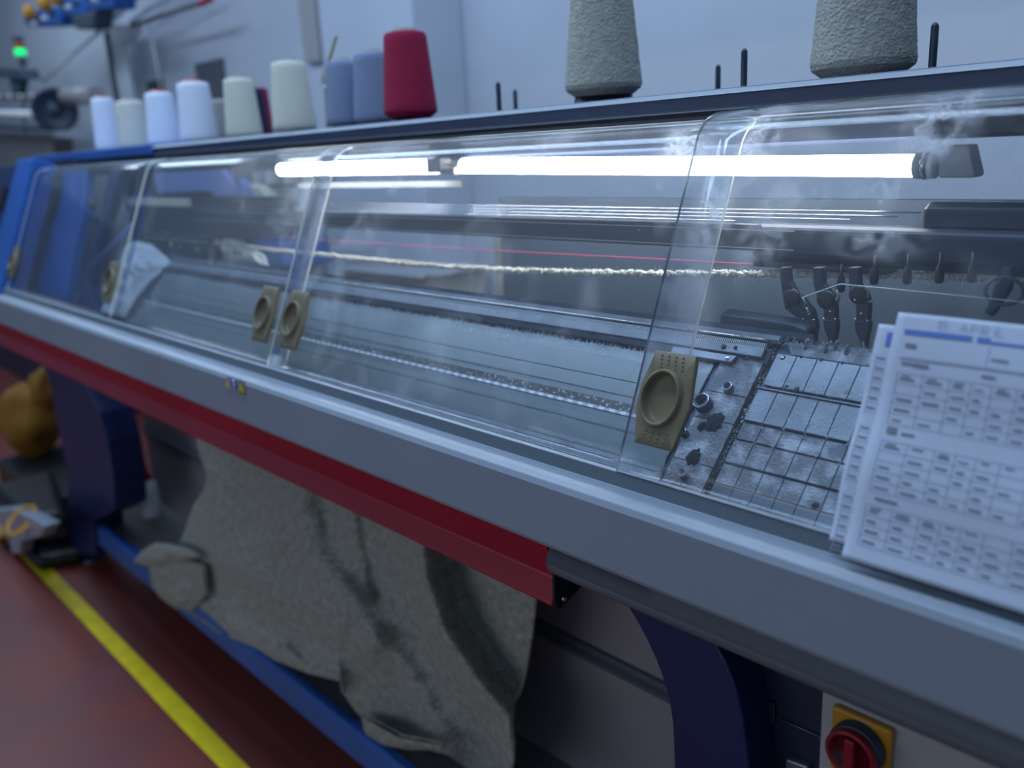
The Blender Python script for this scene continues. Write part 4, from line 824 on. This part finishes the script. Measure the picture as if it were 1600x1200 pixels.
def segd(p, a, b):
    ax, ay = b[0] - a[0], b[1] - a[1]; t = max(0, min(1, ((p[0] - a[0]) * ax + (p[1] - a[1]) * ay) / (ax * ax + ay * ay)))
    return math.hypot(p[0] - a[0] - ax * t, p[1] - a[1] - ay * t)
pts = []; uvs = []
for i in range(NV + 1):
    v = i / NV; row = []
    for j in range(NU + 1):
        u_ = j / NU; T, B_, L1, R1 = interp(top, u_), interp(bot, u_), interp(left, v), interp(right, v)
        c00, c10, c01, c11 = top[0], top[-1], bot[0], bot[-1]
        x = (1 - v) * T[0] + v * B_[0] + (1 - u_) * L1[0] + u_ * R1[0] - ((1 - u_) * (1 - v) * c00[0] + u_ * (1 - v) * c10[0] + (1 - u_) * v * c01[0] + u_ * v * c11[0])
        y = (1 - v) * T[1] + v * B_[1] + (1 - u_) * L1[1] + u_ * R1[1] - ((1 - u_) * (1 - v) * c00[1] + u_ * (1 - v) * c10[1] + (1 - u_) * v * c01[1] + u_ * v * c11[1])
        yb_ = 0.800 + 0.120 * max(0, (u_ - 0.45) / 0.55) if True else 0
        Y = 0.90 * (1 - v) + yb_ * v
        dep = 0
        for pl_, w_, h_ in ridges:
            d = min(segd((x, y), a, b) for a, b in zip(pl_, pl_[1:])); dep += h_ * math.exp(-(d / w_) ** 2)
        dep += 0.008 * noise.noise(Vector((x * 0.012, y * 0.006, 3.1))) + 0.003 * noise.noise(Vector((x * 0.04, y * 0.02, 1.1)))
        Y2 = min(Y, 0.98) - dep
        if Y2 < 0.79 and v > 0.8: Y2 = 0.79
        Y2 = max(Y2, 0.755)
        row.append(at(x, y, Y2)); uvs.append((x / 100.0 * 0.35, y / 100.0 * 0.35))
    pts.append(row)
fb = MB().grid(pts); me_o = fb.build('knitted_fabric', 'knit')
me = me_o.data; uvl = me.uv_layers.new(name='UVMap')
for lp in me.loops:
    co = me.vertices[lp.vertex_index].co; uvl.data[lp.index].uv = (co.x, co.z)
so = me_o.modifiers.new('thick', 'SOLIDIFY'); so.thickness = 0.004; so.offset = 1
tag(me_o, 'wide cream knitted fabric hanging under the red bar and bunched on the tray', 'fabric')
# folded flap at the fabric's left end and rolled hem below (same cloth)
def patch(outline, Y, bulge, name, parent, m='knit', seed=1, n=14):
    cx_ = sum(p[0] for p in outline) / len(outline); cy_ = sum(p[1] for p in outline) / len(outline); ol = [interp(outline + [outline[0]], k / 60) for k in range(60)]
    rows_ = []
    for i in range(n + 1):
        t = i / n; row = []
        for k in range(61):
            px_ = cx_ + (ol[k % 60][0] - cx_) * t; py_ = cy_ + (ol[k % 60][1] - cy_) * t
            row.append(at(px_, py_, Y - bulge * (1 - t ** 2) * (1 + 0.6 * noise.noise(Vector((px_ * 0.05, py_ * 0.05, seed))))))
        rows_.append(row)
    mb = MB().grid(rows_); back = [[p + Vector((0, 0.012, 0)) for p in r] for r in rows_]; mb.grid(back); mb.grid([rows_[-1], back[-1]])
    o = mb.build(name, m, parent); l = o.data.uv_layers.new(name='UVMap')
    for lp in o.data.loops: co = o.data.vertices[lp.vertex_index].co; l.data[lp.index].uv = (co.x, co.z)
    return o
patch([(208, 878), (220, 862), (240, 849), (262, 851), (290, 858), (312, 870), (284, 878), (250, 884), (225, 884)], 0.785, 0.016, 'fabric_flap', me_o)
patch([(232, 882), (275, 872), (316, 884), (320, 930), (300, 955), (272, 950), (250, 934), (238, 918)], 0.790, 0.014, 'fabric_flap', me_o, seed=3)
patch([(252, 918), (285, 915), (300, 930), (290, 946), (272, 950)], 0.783, 0.012, 'fabric_flap', me_o, seed=8)
patch([(564, 1120), (580, 1128), (620, 1150), (660, 1158), (690, 1165), (688, 1172), (640, 1172), (600, 1165), (570, 1148)], 0.81, 0.020, 'rolled_hem', me_o, seed=5)

# pale cloth over the left block and behind, inside the cover
def cloth(outline, fn, name, label, m='cloth_grey', bulge=0.01, cat='cloth'):
    cx_ = sum(p[0] for p in outline) / len(outline); cy_ = sum(p[1] for p in outline) / len(outline); ol = [interp(outline + [outline[0]], k / 60) for k in range(60)]
    rows_ = [[fn(cx_ + (ol[k % 60][0] - cx_) * i / 12, cy_ + (ol[k % 60][1] - cy_) * i / 12, bulge * (1 - (i / 12) ** 2) * (0.6 + 1.2 * noise.noise(Vector((i * 0.4, math.cos(k / 9.55) * 2, math.sin(k / 9.55) * 2))))) for k in range(61)] for i in range(13)]
    mb = MB().grid(rows_); bk = [[p + Vector((0, 0.004, -0.004)) for p in r] for r in rows_]; mb.grid(bk); mb.grid([rows_[-1], bk[-1]])
    return tag(mb.build(name, m), label, cat)
def onbed(px, py, h): x, u_ = bed(px, py); return BED(x, u_, 0.006 + h)
cloth([(160, 492), (178, 440), (198, 388), (212, 378), (240, 384), (270, 410), (262, 420), (236, 442), (214, 468), (196, 498)], onbed, 'cleaning_cloth', 'grey-white cloth draped over the left end of the needle bed', bulge=0.02)
cloth([(320, 402), (345, 375), (362, 362), (392, 386), (412, 398), (418, 416), (370, 410), (330, 406)], lambda x, y, h: at(x, y, 0.945 - h), 'cleaning_cloth', 'pale cloth lying behind the needle bed beside blue sheet', m='cloth_white', bulge=0.02)

# ------------------------------------------------------------------ papers leaning on the right cover
PF = frame(0.640, 1.0620, 67.5)
def wave(x, u_, k): return 0.0025 * math.sin((u_ - 0.02) * 62 + k + x * 6) * (0.4 + 2.0 * (0.21 - u_)) + 0.0012 * math.sin(x * 40 + u_ * 30)
def sheet(x0, x1, u0_, u1_, off, skew, name, k):
    rows_ = [[PF(x0 + (x1 - x0) * j / 40 + skew * (u1_ - (u0_ + (u1_ - u0_) * i / 50)), u0_ + (u1_ - u0_) * i / 50, off + wave(x0 + (x1 - x0) * j / 40, u0_ + (u1_ - u0_) * i / 50, k)) for j in range(41)] for i in range(51)]
    mb = MB().grid(rows_); bk = [[p + Vector((0, 0.0001, -0.00005)) for p in r] for r in rows_]; mb.grid(bk)
    mb.grid([rows_[0], bk[0]]); mb.grid([rows_[-1], bk[-1]]); mb.grid([[r[0] for r in rows_], [r[0] for r in bk]]); mb.grid([[r[-1] for r in rows_], [r[-1] for r in bk]])
    return mb.build(name, 'paper')
pA = sheet(-0.300, -0.004, -0.004, 0.2045, 0.004, 0.0, 'paper_sheet', 0.0)
tag(pA, 'front printed sheet with blue heading bar and tables, leaning on the right cover', 'paper')
pB = sheet(-0.3175, -0.022, 0.006, 0.1945, -0.004, 0.0, 'paper_sheet', 0.0)
tag(pB, 'rear printed sheet, only its left margin showing beside the front sheet', 'paper')
def marks(sh, off, k, items, name, m):
    mb = MB()
    for (x, u_, w, h) in items:
        n = max(1, int(w / 0.006)); n2 = max(1, int(h / 0.006))
        mb.grid([[PF(x + w * j / n, u_ + h * i / n2, off + 0.0007 + wave(x + w * j / n, u_ + h * i / n2, k)) for j in range(n + 1)] for i in range(n2 + 1)], smooth=False)
    mb.build(name, m, sh)
R_ = random.Random(21)
cols = [0.0, 0.021, 0.042, 0.058, 0.073, 0.090, 0.110, 0.132, 0.150, 0.172, 0.196, 0.220, 0.245]
def table(x0, utop, nrow, rh, lines, cells, first=0.0):
    for r in range(nrow + 1): lines.append((x0, utop - r * rh, 0.255, 0.0005))
    for c in cols: lines.append((x0 + c, utop - nrow * rh, 0.0005, nrow * rh))
    for r in range(nrow):
        for c in range(len(cols) - 1):
            wv = cols[c + 1] - cols[c]
            if R_.random() < 0.82: cells.append((x0 + cols[c] + 0.003, utop - (r + 0.65) * rh, wv * R_.uniform(0.35, 0.65), 0.0013 * R_.uniform(0.8, 1.4)))
            if r == 0 and R_.random() < 0.6: cells.append((x0 + cols[c] + 0.004, utop - (r + 0.35) * rh, wv * R_.uniform(0.3, 0.5), 0.0012))
lines, cells = [], []
table(-0.290, 0.155, 5, 0.0085, lines, cells); table(-0.290, 0.098, 5, 0.0085, lines, cells); table(-0.290, 0.044, 4, 0.0085, lines, cells)
lines += [(-0.290, 0.1665, 0.27, 0.0015), (-0.225, 0.1665, 0.0005, 0.018)]
cells += [(-0.288, 0.176, 0.009, 0.0035), (-0.288, 0.162, 0.010, 0.002), (-0.278, 0.161, 0.012, 0.003), (-0.222, 0.174, 0.012, 0.0015), (-0.226, 0.160, 0.010, 0.002), (-0.288, 0.104, 0.008, 0.006), (-0.276, 0.105, 0.010, 0.002), (-0.284, 0.049, 0.018, 0.002)]
marks(pA, 0.004, 0.0, lines, 'table_lines', 'inkline'); marks(pA, 0.004, 0.0, cells, 'printed_entries', 'ink')
marks(pA, 0.004, 0.0, [(-0.291, 0.1868, 0.052, 0.0042), (-0.235, 0.1868, 0.009, 0.0042), (-0.226, 0.1868, 0.20, 0.0020)], 'heading_bar', 'inkblue')
l2, c2_ = [], []
for ut in (0.165, 0.105, 0.045):
    for r in range(6):
        c2_.append((-0.3125, ut - r * 0.0085, 0.007, 0.0012)); l2.append((-0.3135, ut - r * 0.0085 - 0.003, 0.016, 0.0004))
    l2.append((-0.3135, ut - 0.048, 0.0005, 0.052))
marks(pB, -0.004, 0.0, l2, 'table_lines', 'inkline'); marks(pB, -0.004, 0.0, c2_, 'printed_entries', 'ink'); marks(pB, -0.004, 0.0, [(-0.308, 0.176, 0.006, 0.012)], 'heading_bar', 'inkblue')
# faint handwritten date, drawn as strokes
def stroke(chars, x, u_, s):
    G = {'1': [[(0.2, 0.8), (0.5, 1), (0.5, 0)]], '5': [[(0.9, 1), (0.2, 1), (0.15, 0.55), (0.7, 0.6), (0.9, 0.3), (0.6, 0), (0.1, 0.1)]], '.': [[(0.3, 0.0), (0.4, 0.1)]], 'A': [[(0, 0), (0.45, 1), (0.9, 0)], [(0.2, 0.4), (0.7, 0.4)]],
         'P': [[(0.1, 0), (0.1, 1), (0.8, 0.9), (0.8, 0.5), (0.1, 0.45)]], 'R': [[(0.1, 0), (0.1, 1), (0.8, 0.9), (0.8, 0.5), (0.1, 0.45), (0.85, 0)]], 'I': [[(0.4, 0), (0.4, 1)]], 'L': [[(0.1, 1), (0.1, 0), (0.8, 0)]], ' ': []}
    mb = MB()
    for c in chars:
        for st in G[c]:
            mb.tube([PF(x + a * s * 0.8, u_ + b * s, 0.0047 + wave(x + a * s * 0.8, u_ + b * s, 0)) for a, b in st], 0.0002, n=5)
        x += s * (0.5 if c in '.I 1' else 1.0)
    return mb
stroke('15. APRIL', -0.268, 0.1935, 0.0075).build('handwriting', 'inkline', pA)

# ------------------------------------------------------------------ things below and at the left
bt = empty('oil_bottle', (at(246, 800, 1.0).x, 0.98, 0.2)); tag(bt, 'small white bottle with a red nozzle standing in the tray left of the fabric', 'bottle')
MB().lathe([(0, 0), (0.034, 0), (0.036, 0.01), (0.036, 0.10), (0.030, 0.125), (0.016, 0.135)], bt.location, 28).build('bottle_body', 'white', bt)
MB().lathe([(0.018, 0.132), (0.018, 0.155), (0.012, 0.16), (0.004, 0.22), (0, 0.225)], bt.location, 24).build('nozzle', 'red_plastic', bt)
# yellow sack and stand in the dark behind the left leg
yb0 = empty('yellow_sack', (-4.6, 1.3, 0.0)); tag(yb0, 'amber yellow sack on a dark stand left of the machine leg', 'sack')
def blob(c, r, name, m, parent, seed, sq=(1, 1, 1)):
    rows_ = []
    for i in range(21):
        th = PI * i / 20; row = []
        for k in range(33):
            a = 2 * PI * (k % 32) / 32; d = Vector((math.sin(th) * math.cos(a), math.sin(th) * math.sin(a), math.cos(th)))
            rr = r * (1 + 0.22 * noise.noise(d * 1.7 + Vector((seed, 0, 0)))); row.append(Vector(c) + Vector((d.x * sq[0], d.y * sq[1], d.z * sq[2])) * rr)
        rows_.append(row)
    return MB().grid(rows_).build(name, m, parent)
c_ = atz(40, 790, 0.0); ysk = c_.y + 0.16
blob(at(46, 655, ysk), 0.15, 'sack_body', 'amber_yellow', yb0, 2, (0.9, 0.9, 1.15)); blob(at(72, 608, ysk - 0.03), 0.07, 'sack_neck', 'amber_yellow', yb0, 5, (0.9, 0.9, 1.3))
zt = at(46, 700, ysk).z
MB().box((c_.x - 0.42, c_.y, 0), (c_.x + 0.36, c_.y + 0.34, zt)).build('stand', 'black', yb0, bevel=0.02)
dc = MB().box((-9.0, 1.48, 0), (-5.15, 1.74, 0.80)).build('dark_filler_block', 'navy', None, bevel=0.01)  # added block that darkens the far left, in place of a dark machine
tag(dc, 'dark navy block added behind the amber sack at far left', 'cabinet')
# floor cleaner at lower left
fc = empty('floor_cleaner', (-3.75, 0.66, 0)); tag(fc, 'black floor unit with pale blue handle plate at the end of the yellow line', 'floor cleaner')
c_ = atz(50, 872, 0.0)
def fcp(dx, dy, z): return Vector((c_.x + dx, c_.y + dy, z))
MB().prism([fcp(-0.55, -0.03, 0.0), fcp(0.16, -0.02, 0.0), fcp(0.22, 0.12, 0.0), fcp(-0.5, 0.30, 0.0)], (0, 0, 0.06)).build('cleaner_base', 'black', fc, bevel=0.02, seg=3)
MB().prism([fcp(-0.45, 0.0, 0.06), fcp(0.06, 0.0, 0.06), fcp(0.13, 0.12, 0.06), fcp(-0.45, 0.24, 0.06)], (-0.02, 0, 0.12)).build('cleaner_body', 'black', fc, bevel=0.03, seg=3)
YC = c_.y - 0.05
MB().prism([at(x, y, YC) for x, y in ((-40, 800), (18, 794), (44, 806), (72, 822), (62, 840), (32, 846), (30, 866), (18, 866), (14, 842), (-40, 832))], (0, 0.05, 0)).build('handle_plate', 'rail', fc, bevel=0.008)
MB().lathe([(0.050, 0.0), (0.056, 0.012), (0.064, 0.0)], at(34, 813, YC - 0.005), 28, R=track((0.1, -0.6, 0.8))).build('dial', 'yellow_plastic', fc)
MB().lathe([(0, 0.01), (0.026, 0.01), (0.032, 0)], at(-2, 832, YC - 0.01), 20, R=track((0.2, -0.8, 0.5))).build('button', 'yellow_plastic', fc)

# ------------------------------------------------------------------ behind the machine
def at_poly(pts, Y, depth, name, m, parent=None, bevel=0.004):
    return MB().prism([at(x, y, Y) for x, y in pts], (0, depth, 0)).build(name, m, parent, bevel=bevel)
bgm = empty('neighbouring_machine', (-4.2, 1.7, 0)); tag(bgm, 'pale blue and cream machine standing behind the left carriage, seen through the cover', 'machine')
at_poly([(218, 262), (336, 262), (350, 268), (368, 298), (382, 336), (345, 336), (336, 308), (326, 300), (218, 306)], 1.55, 0.25, 'blue_housing', 'violet', bgm, 0.01)
at_poly([(218, 300), (330, 300), (345, 340), (345, 600), (218, 600)], 1.62, 0.2, 'dark_interior', 'black', bgm)
at_poly([(388, 345), (440, 348), (432, 372), (446, 420), (418, 418), (408, 396), (392, 378)], 1.45, 0.2, 'blue_arm', 'blue', bgm, 0.01)
at_poly([(372, 278), (386, 288), (395, 330), (380, 332)], 1.5, 0.15, 'blue_arm', 'violet', bgm, 0.01)
at_poly([(388, 288), (404, 290), (416, 305), (424, 336), (405, 336), (396, 310)], 1.48, 0.12, 'cream_bracket', 'cream', bgm, 0.008)
at_poly([(430, 355), (442, 355), (442, 400), (434, 396)], 1.5, 0.1, 'cream_bracket', 'cream', bgm, 0.008)
at_poly([(352, 262), (500, 262), (505, 292), (372, 292)], 1.52, 0.05, 'feeder_bar', 'darkpanel', bgm)
for k in range(12):
    px = 395 + 9.5 * k; at_poly([(px, 269), (px + 5.5, 269), (px + 6, 287), (px + 1, 287)], 1.50, 0.02, 'feeder_tab', ('cream', 'lampgrey', 'white')[k % 3], bgm, 0.002)
at_poly([(225, 1000), (445, 1000), (445, 420), (225, 420)], 1.7, 0.2, 'lower_body', 'tray', bgm)
# box with a red edge in front of the pier
sb = empty('storage_cabinet', (at(600, 450, 1.6).x, 1.7, 0)); tag(sb, 'low cream cabinet with red-edged top behind the needle bed, left of the slate panel', 'cabinet')
at_poly([(536, 424), (664, 437), (664, 900), (536, 900)], 1.62, 0.25, 'cabinet_body', 'cream', sb, 0.004)
at_poly([(530, 418), (664, 433), (664, 438), (530, 424)], 1.60, 0.3, 'cabinet_top', 'lampgrey', sb, 0.003)
q1, q2_ = at(664, 430, 1.60), at(664, 437, 1.60)
MB().hexa([q2_, q2_ + Vector((0.004, 0, 0)), at(735, 424, 1.9), at(735, 423, 1.9), q1, q1 + Vector((0.004, 0, 0)), at(735, 421, 1.9), at(735, 420, 1.9)]).build('red_edge', 'red', sb)
at_poly([(744, 430), (758, 430), (758, 470), (744, 462)], 2.26, 0.04, 'wall_socket', 'lampgrey', sb)

# column with bracket and creel overhead
col = empty('creel_post', (at(185, 140, 2.15).x, 2.15, 0)); tag(col, 'grey twin-tube post with pale triangular bracket holding the overhead yarn rods', 'post')
for pa, pb, w in ((163, 178, 0.022), (172, 186, 0.018), (183, 197, 0.022)):
    p0 = at(pa, 48, 2.15); MB().box((p0.x - w, 2.15, 0), (p0.x + w, 2.19, p0.z)).build('post_tube', 'darkpanel' if pa == 163 else 'white', col, bevel=0.004)
at_poly([(152, 37), (204, 38), (198, 55), (188, 68), (180, 70), (172, 52), (156, 46)], 2.13, 0.08, 'bracket', 'white', col, 0.006)
for (a, b, r_, m_) in (((240, -60), (152, 52), 0.014, 'rail'), ((215, -60), (140, 45), 0.010, 'rail_dark'), ((255, -40), (165, 42), 0.010, 'rail'), ((205, 40), (318, 4), 0.012, 'rail_dark'), ((205, 34), (300, -30), 0.008, 'rail')):
    MB().tube([at(a[0], a[1], 2.12), at(b[0], b[1], 2.12)], r_, n=10).build('creel_rod', m_, col)
MB().tube([at(312, 6, 2.12), at(330, -2, 2.12)], 0.016, n=10).build('rod_tip', 'red', col)
MB().tube([at(155, 50, 2.12), at(66, 128, 2.12)], 0.010, n=8).build('yarn_strand', 'white', col)
MB().tube([at(232, 35, 2.12), at(252, 140, 2.12)], 0.006, n=8).build('yarn_strand', 'white', col)
cu_ = empty('yarn_feeder_unit', (at(110, 20, 2.3).x, 2.2, 2.3)); tag(cu_, 'row of blue yarn feeders with yellow knobs hanging overhead at top left', 'yarn feeder unit')
for k, (a, b, c_, d) in enumerate(((40, 28, 56, 42), (57, 12, 95, 42), (94, -6, 136, 26), (136, -20, 178, 16))):
    fu = at_poly([(a, b), (c_, b - 2), (c_, d - 3), (a, d)], 1.88, 0.12, 'feeder_box', 'blue', cu_, 0.012)
    for j in range(3):
        MB().lathe([(0, 0.03), (0.012, 0.028), (0.018, 0)], at(a + 6 + 10 * j, (b + d) / 2 - 4 + 6 * (j % 2), 1.88), 12, R=track((0.2, -1, 0))).build('dial', ('steel_dark', 'white', 'darkpanel')[j], fu)
for cx, cy_, r_ in ((48, 19, 0.045), (72, 5, 0.05), (90, -2, 0.04)):
    MB().lathe([(0, 0.04), (r_ * 0.7, 0.035), (r_, 0.01), (r_, 0)], at(cx, cy_, 1.86), 20, R=track((0.3, -1, 0))).build('yellow_knob', 'yellow_plastic', cu_)
at_poly([(110, 26), (150, 14), (145, 44), (118, 46)], 1.88, 0.1, 'motor', 'darkpanel', cu_, 0.01)
# signal tower lamp
sl_ = empty('signal_light', (at(30, 75, 2.0).x, 2.0, 1.9)); tag(sl_, 'small stacked signal light glowing green under orange at far left', 'signal light')
def seg(a, b, r_, m_, n_): MB().tube([at(a[0], a[1], 2.0), at(b[0], b[1], 2.0)], r_, n=20).build(n_, m_, sl_)
seg((27, 57), (29, 68), 0.034, 'darkpanel', 'cap'); seg((29, 68), (31, 77), 0.035, 'orange', 'orange_lens'); seg((31, 77), (33, 87), 0.036, 'green_lit', 'green_lens'); seg((33, 87), (36, 100), 0.030, 'rail_dark', 'lamp_base'); seg((36, 100), (40, 260), 0.010, 'rail_dark', 'stem')
# winding machine at far left
wm = empty('winding_machine', (at(40, 170, 1.9).x, 1.9, 0)); tag(wm, 'grey winding machine with dark flywheel and steel rollers left of the white cones', 'winding machine')
qa = at(86, 172, 1.75); MB().lathe([(0.02, 0.03), (0.10, 0.03), (0.118, 0.045), (0.128, 0.03), (0.128, -0.03), (0.10, -0.045)], qa, 40, R=track((1, -0.35, 0))).build('flywheel', 'navy', wm)
MB().lathe([(0, 0.035), (0.05, 0.035), (0.06, 0.0)], qa, 30, R=track((1, -0.35, 0))).build('flywheel_hub', 'steel_dark', wm)
for (y1, y2, r_, m_) in ((176, 180, 0.026, 'white'), (152, 153, 0.016, 'steel_dark'), (196, 200, 0.020, 'darkpanel')):
    MB().tube([at(-60, y1, 1.75), at(84, y2, 1.75)], r_, n=16).build('roller', m_, wm)
for k in range(12):
    MB().lathe([(0, 0.016), (0.010, 0.012), (0.012, -0.012), (0, -0.016)], at(-30 + 9 * k, 151, 1.73), 10).build('bobbin', 'white' if k % 2 else 'lampgrey', wm)
MB().tube([at(104, 150, 1.8), at(150, 150, 1.8)], 0.05, n=20).build('drum', 'lampgrey', wm)
at_poly([(82, 205), (150, 203), (150, 222), (82, 215)], 1.7, 0.3, 'table_plate', 'rail', wm, 0.006)
at_poly([(-60, 205), (84, 210), (84, 700), (-60, 700)], 1.80, 0.12, 'machine_body', 'tray', wm, 0.01)
at_poly([(-20, 105), (34, 108), (40, 124), (-20, 120)], 1.85, 0.1, 'display_arm', 'darkpanel', wm, 0.006)
at_poly([(14, 122), (34, 124), (28, 150), (20, 150)], 1.88, 0.05, 'display_post', 'darkpanel', wm, 0.004)
# notices on the wall
nt_ = at_poly([(303, 100), (345, 90), (350, 150), (312, 160)], 2.28, 0.015, 'wall_panel', 'rail_dark', None, 0.003); tag(nt_, 'dark slate panel on the wall above the tan cone', 'wall panel')
nt_ = at_poly([(463, -10), (490, -10), (500, 95), (476, 98)], 2.27, 0.02, 'electrical_cover', 'cabinet', None, 0.003); tag(nt_, 'narrow pale blue electrical cover on the wall left of the pier', 'electrical cover')
nt_ = at_poly([(228, 130), (250, 122), (256, 165), (236, 168)], 2.28, 0.015, 'wall_panel', 'darkpanel', None, 0.003); tag(nt_, 'small dark panel on the wall behind the third and fourth cones', 'wall panel')
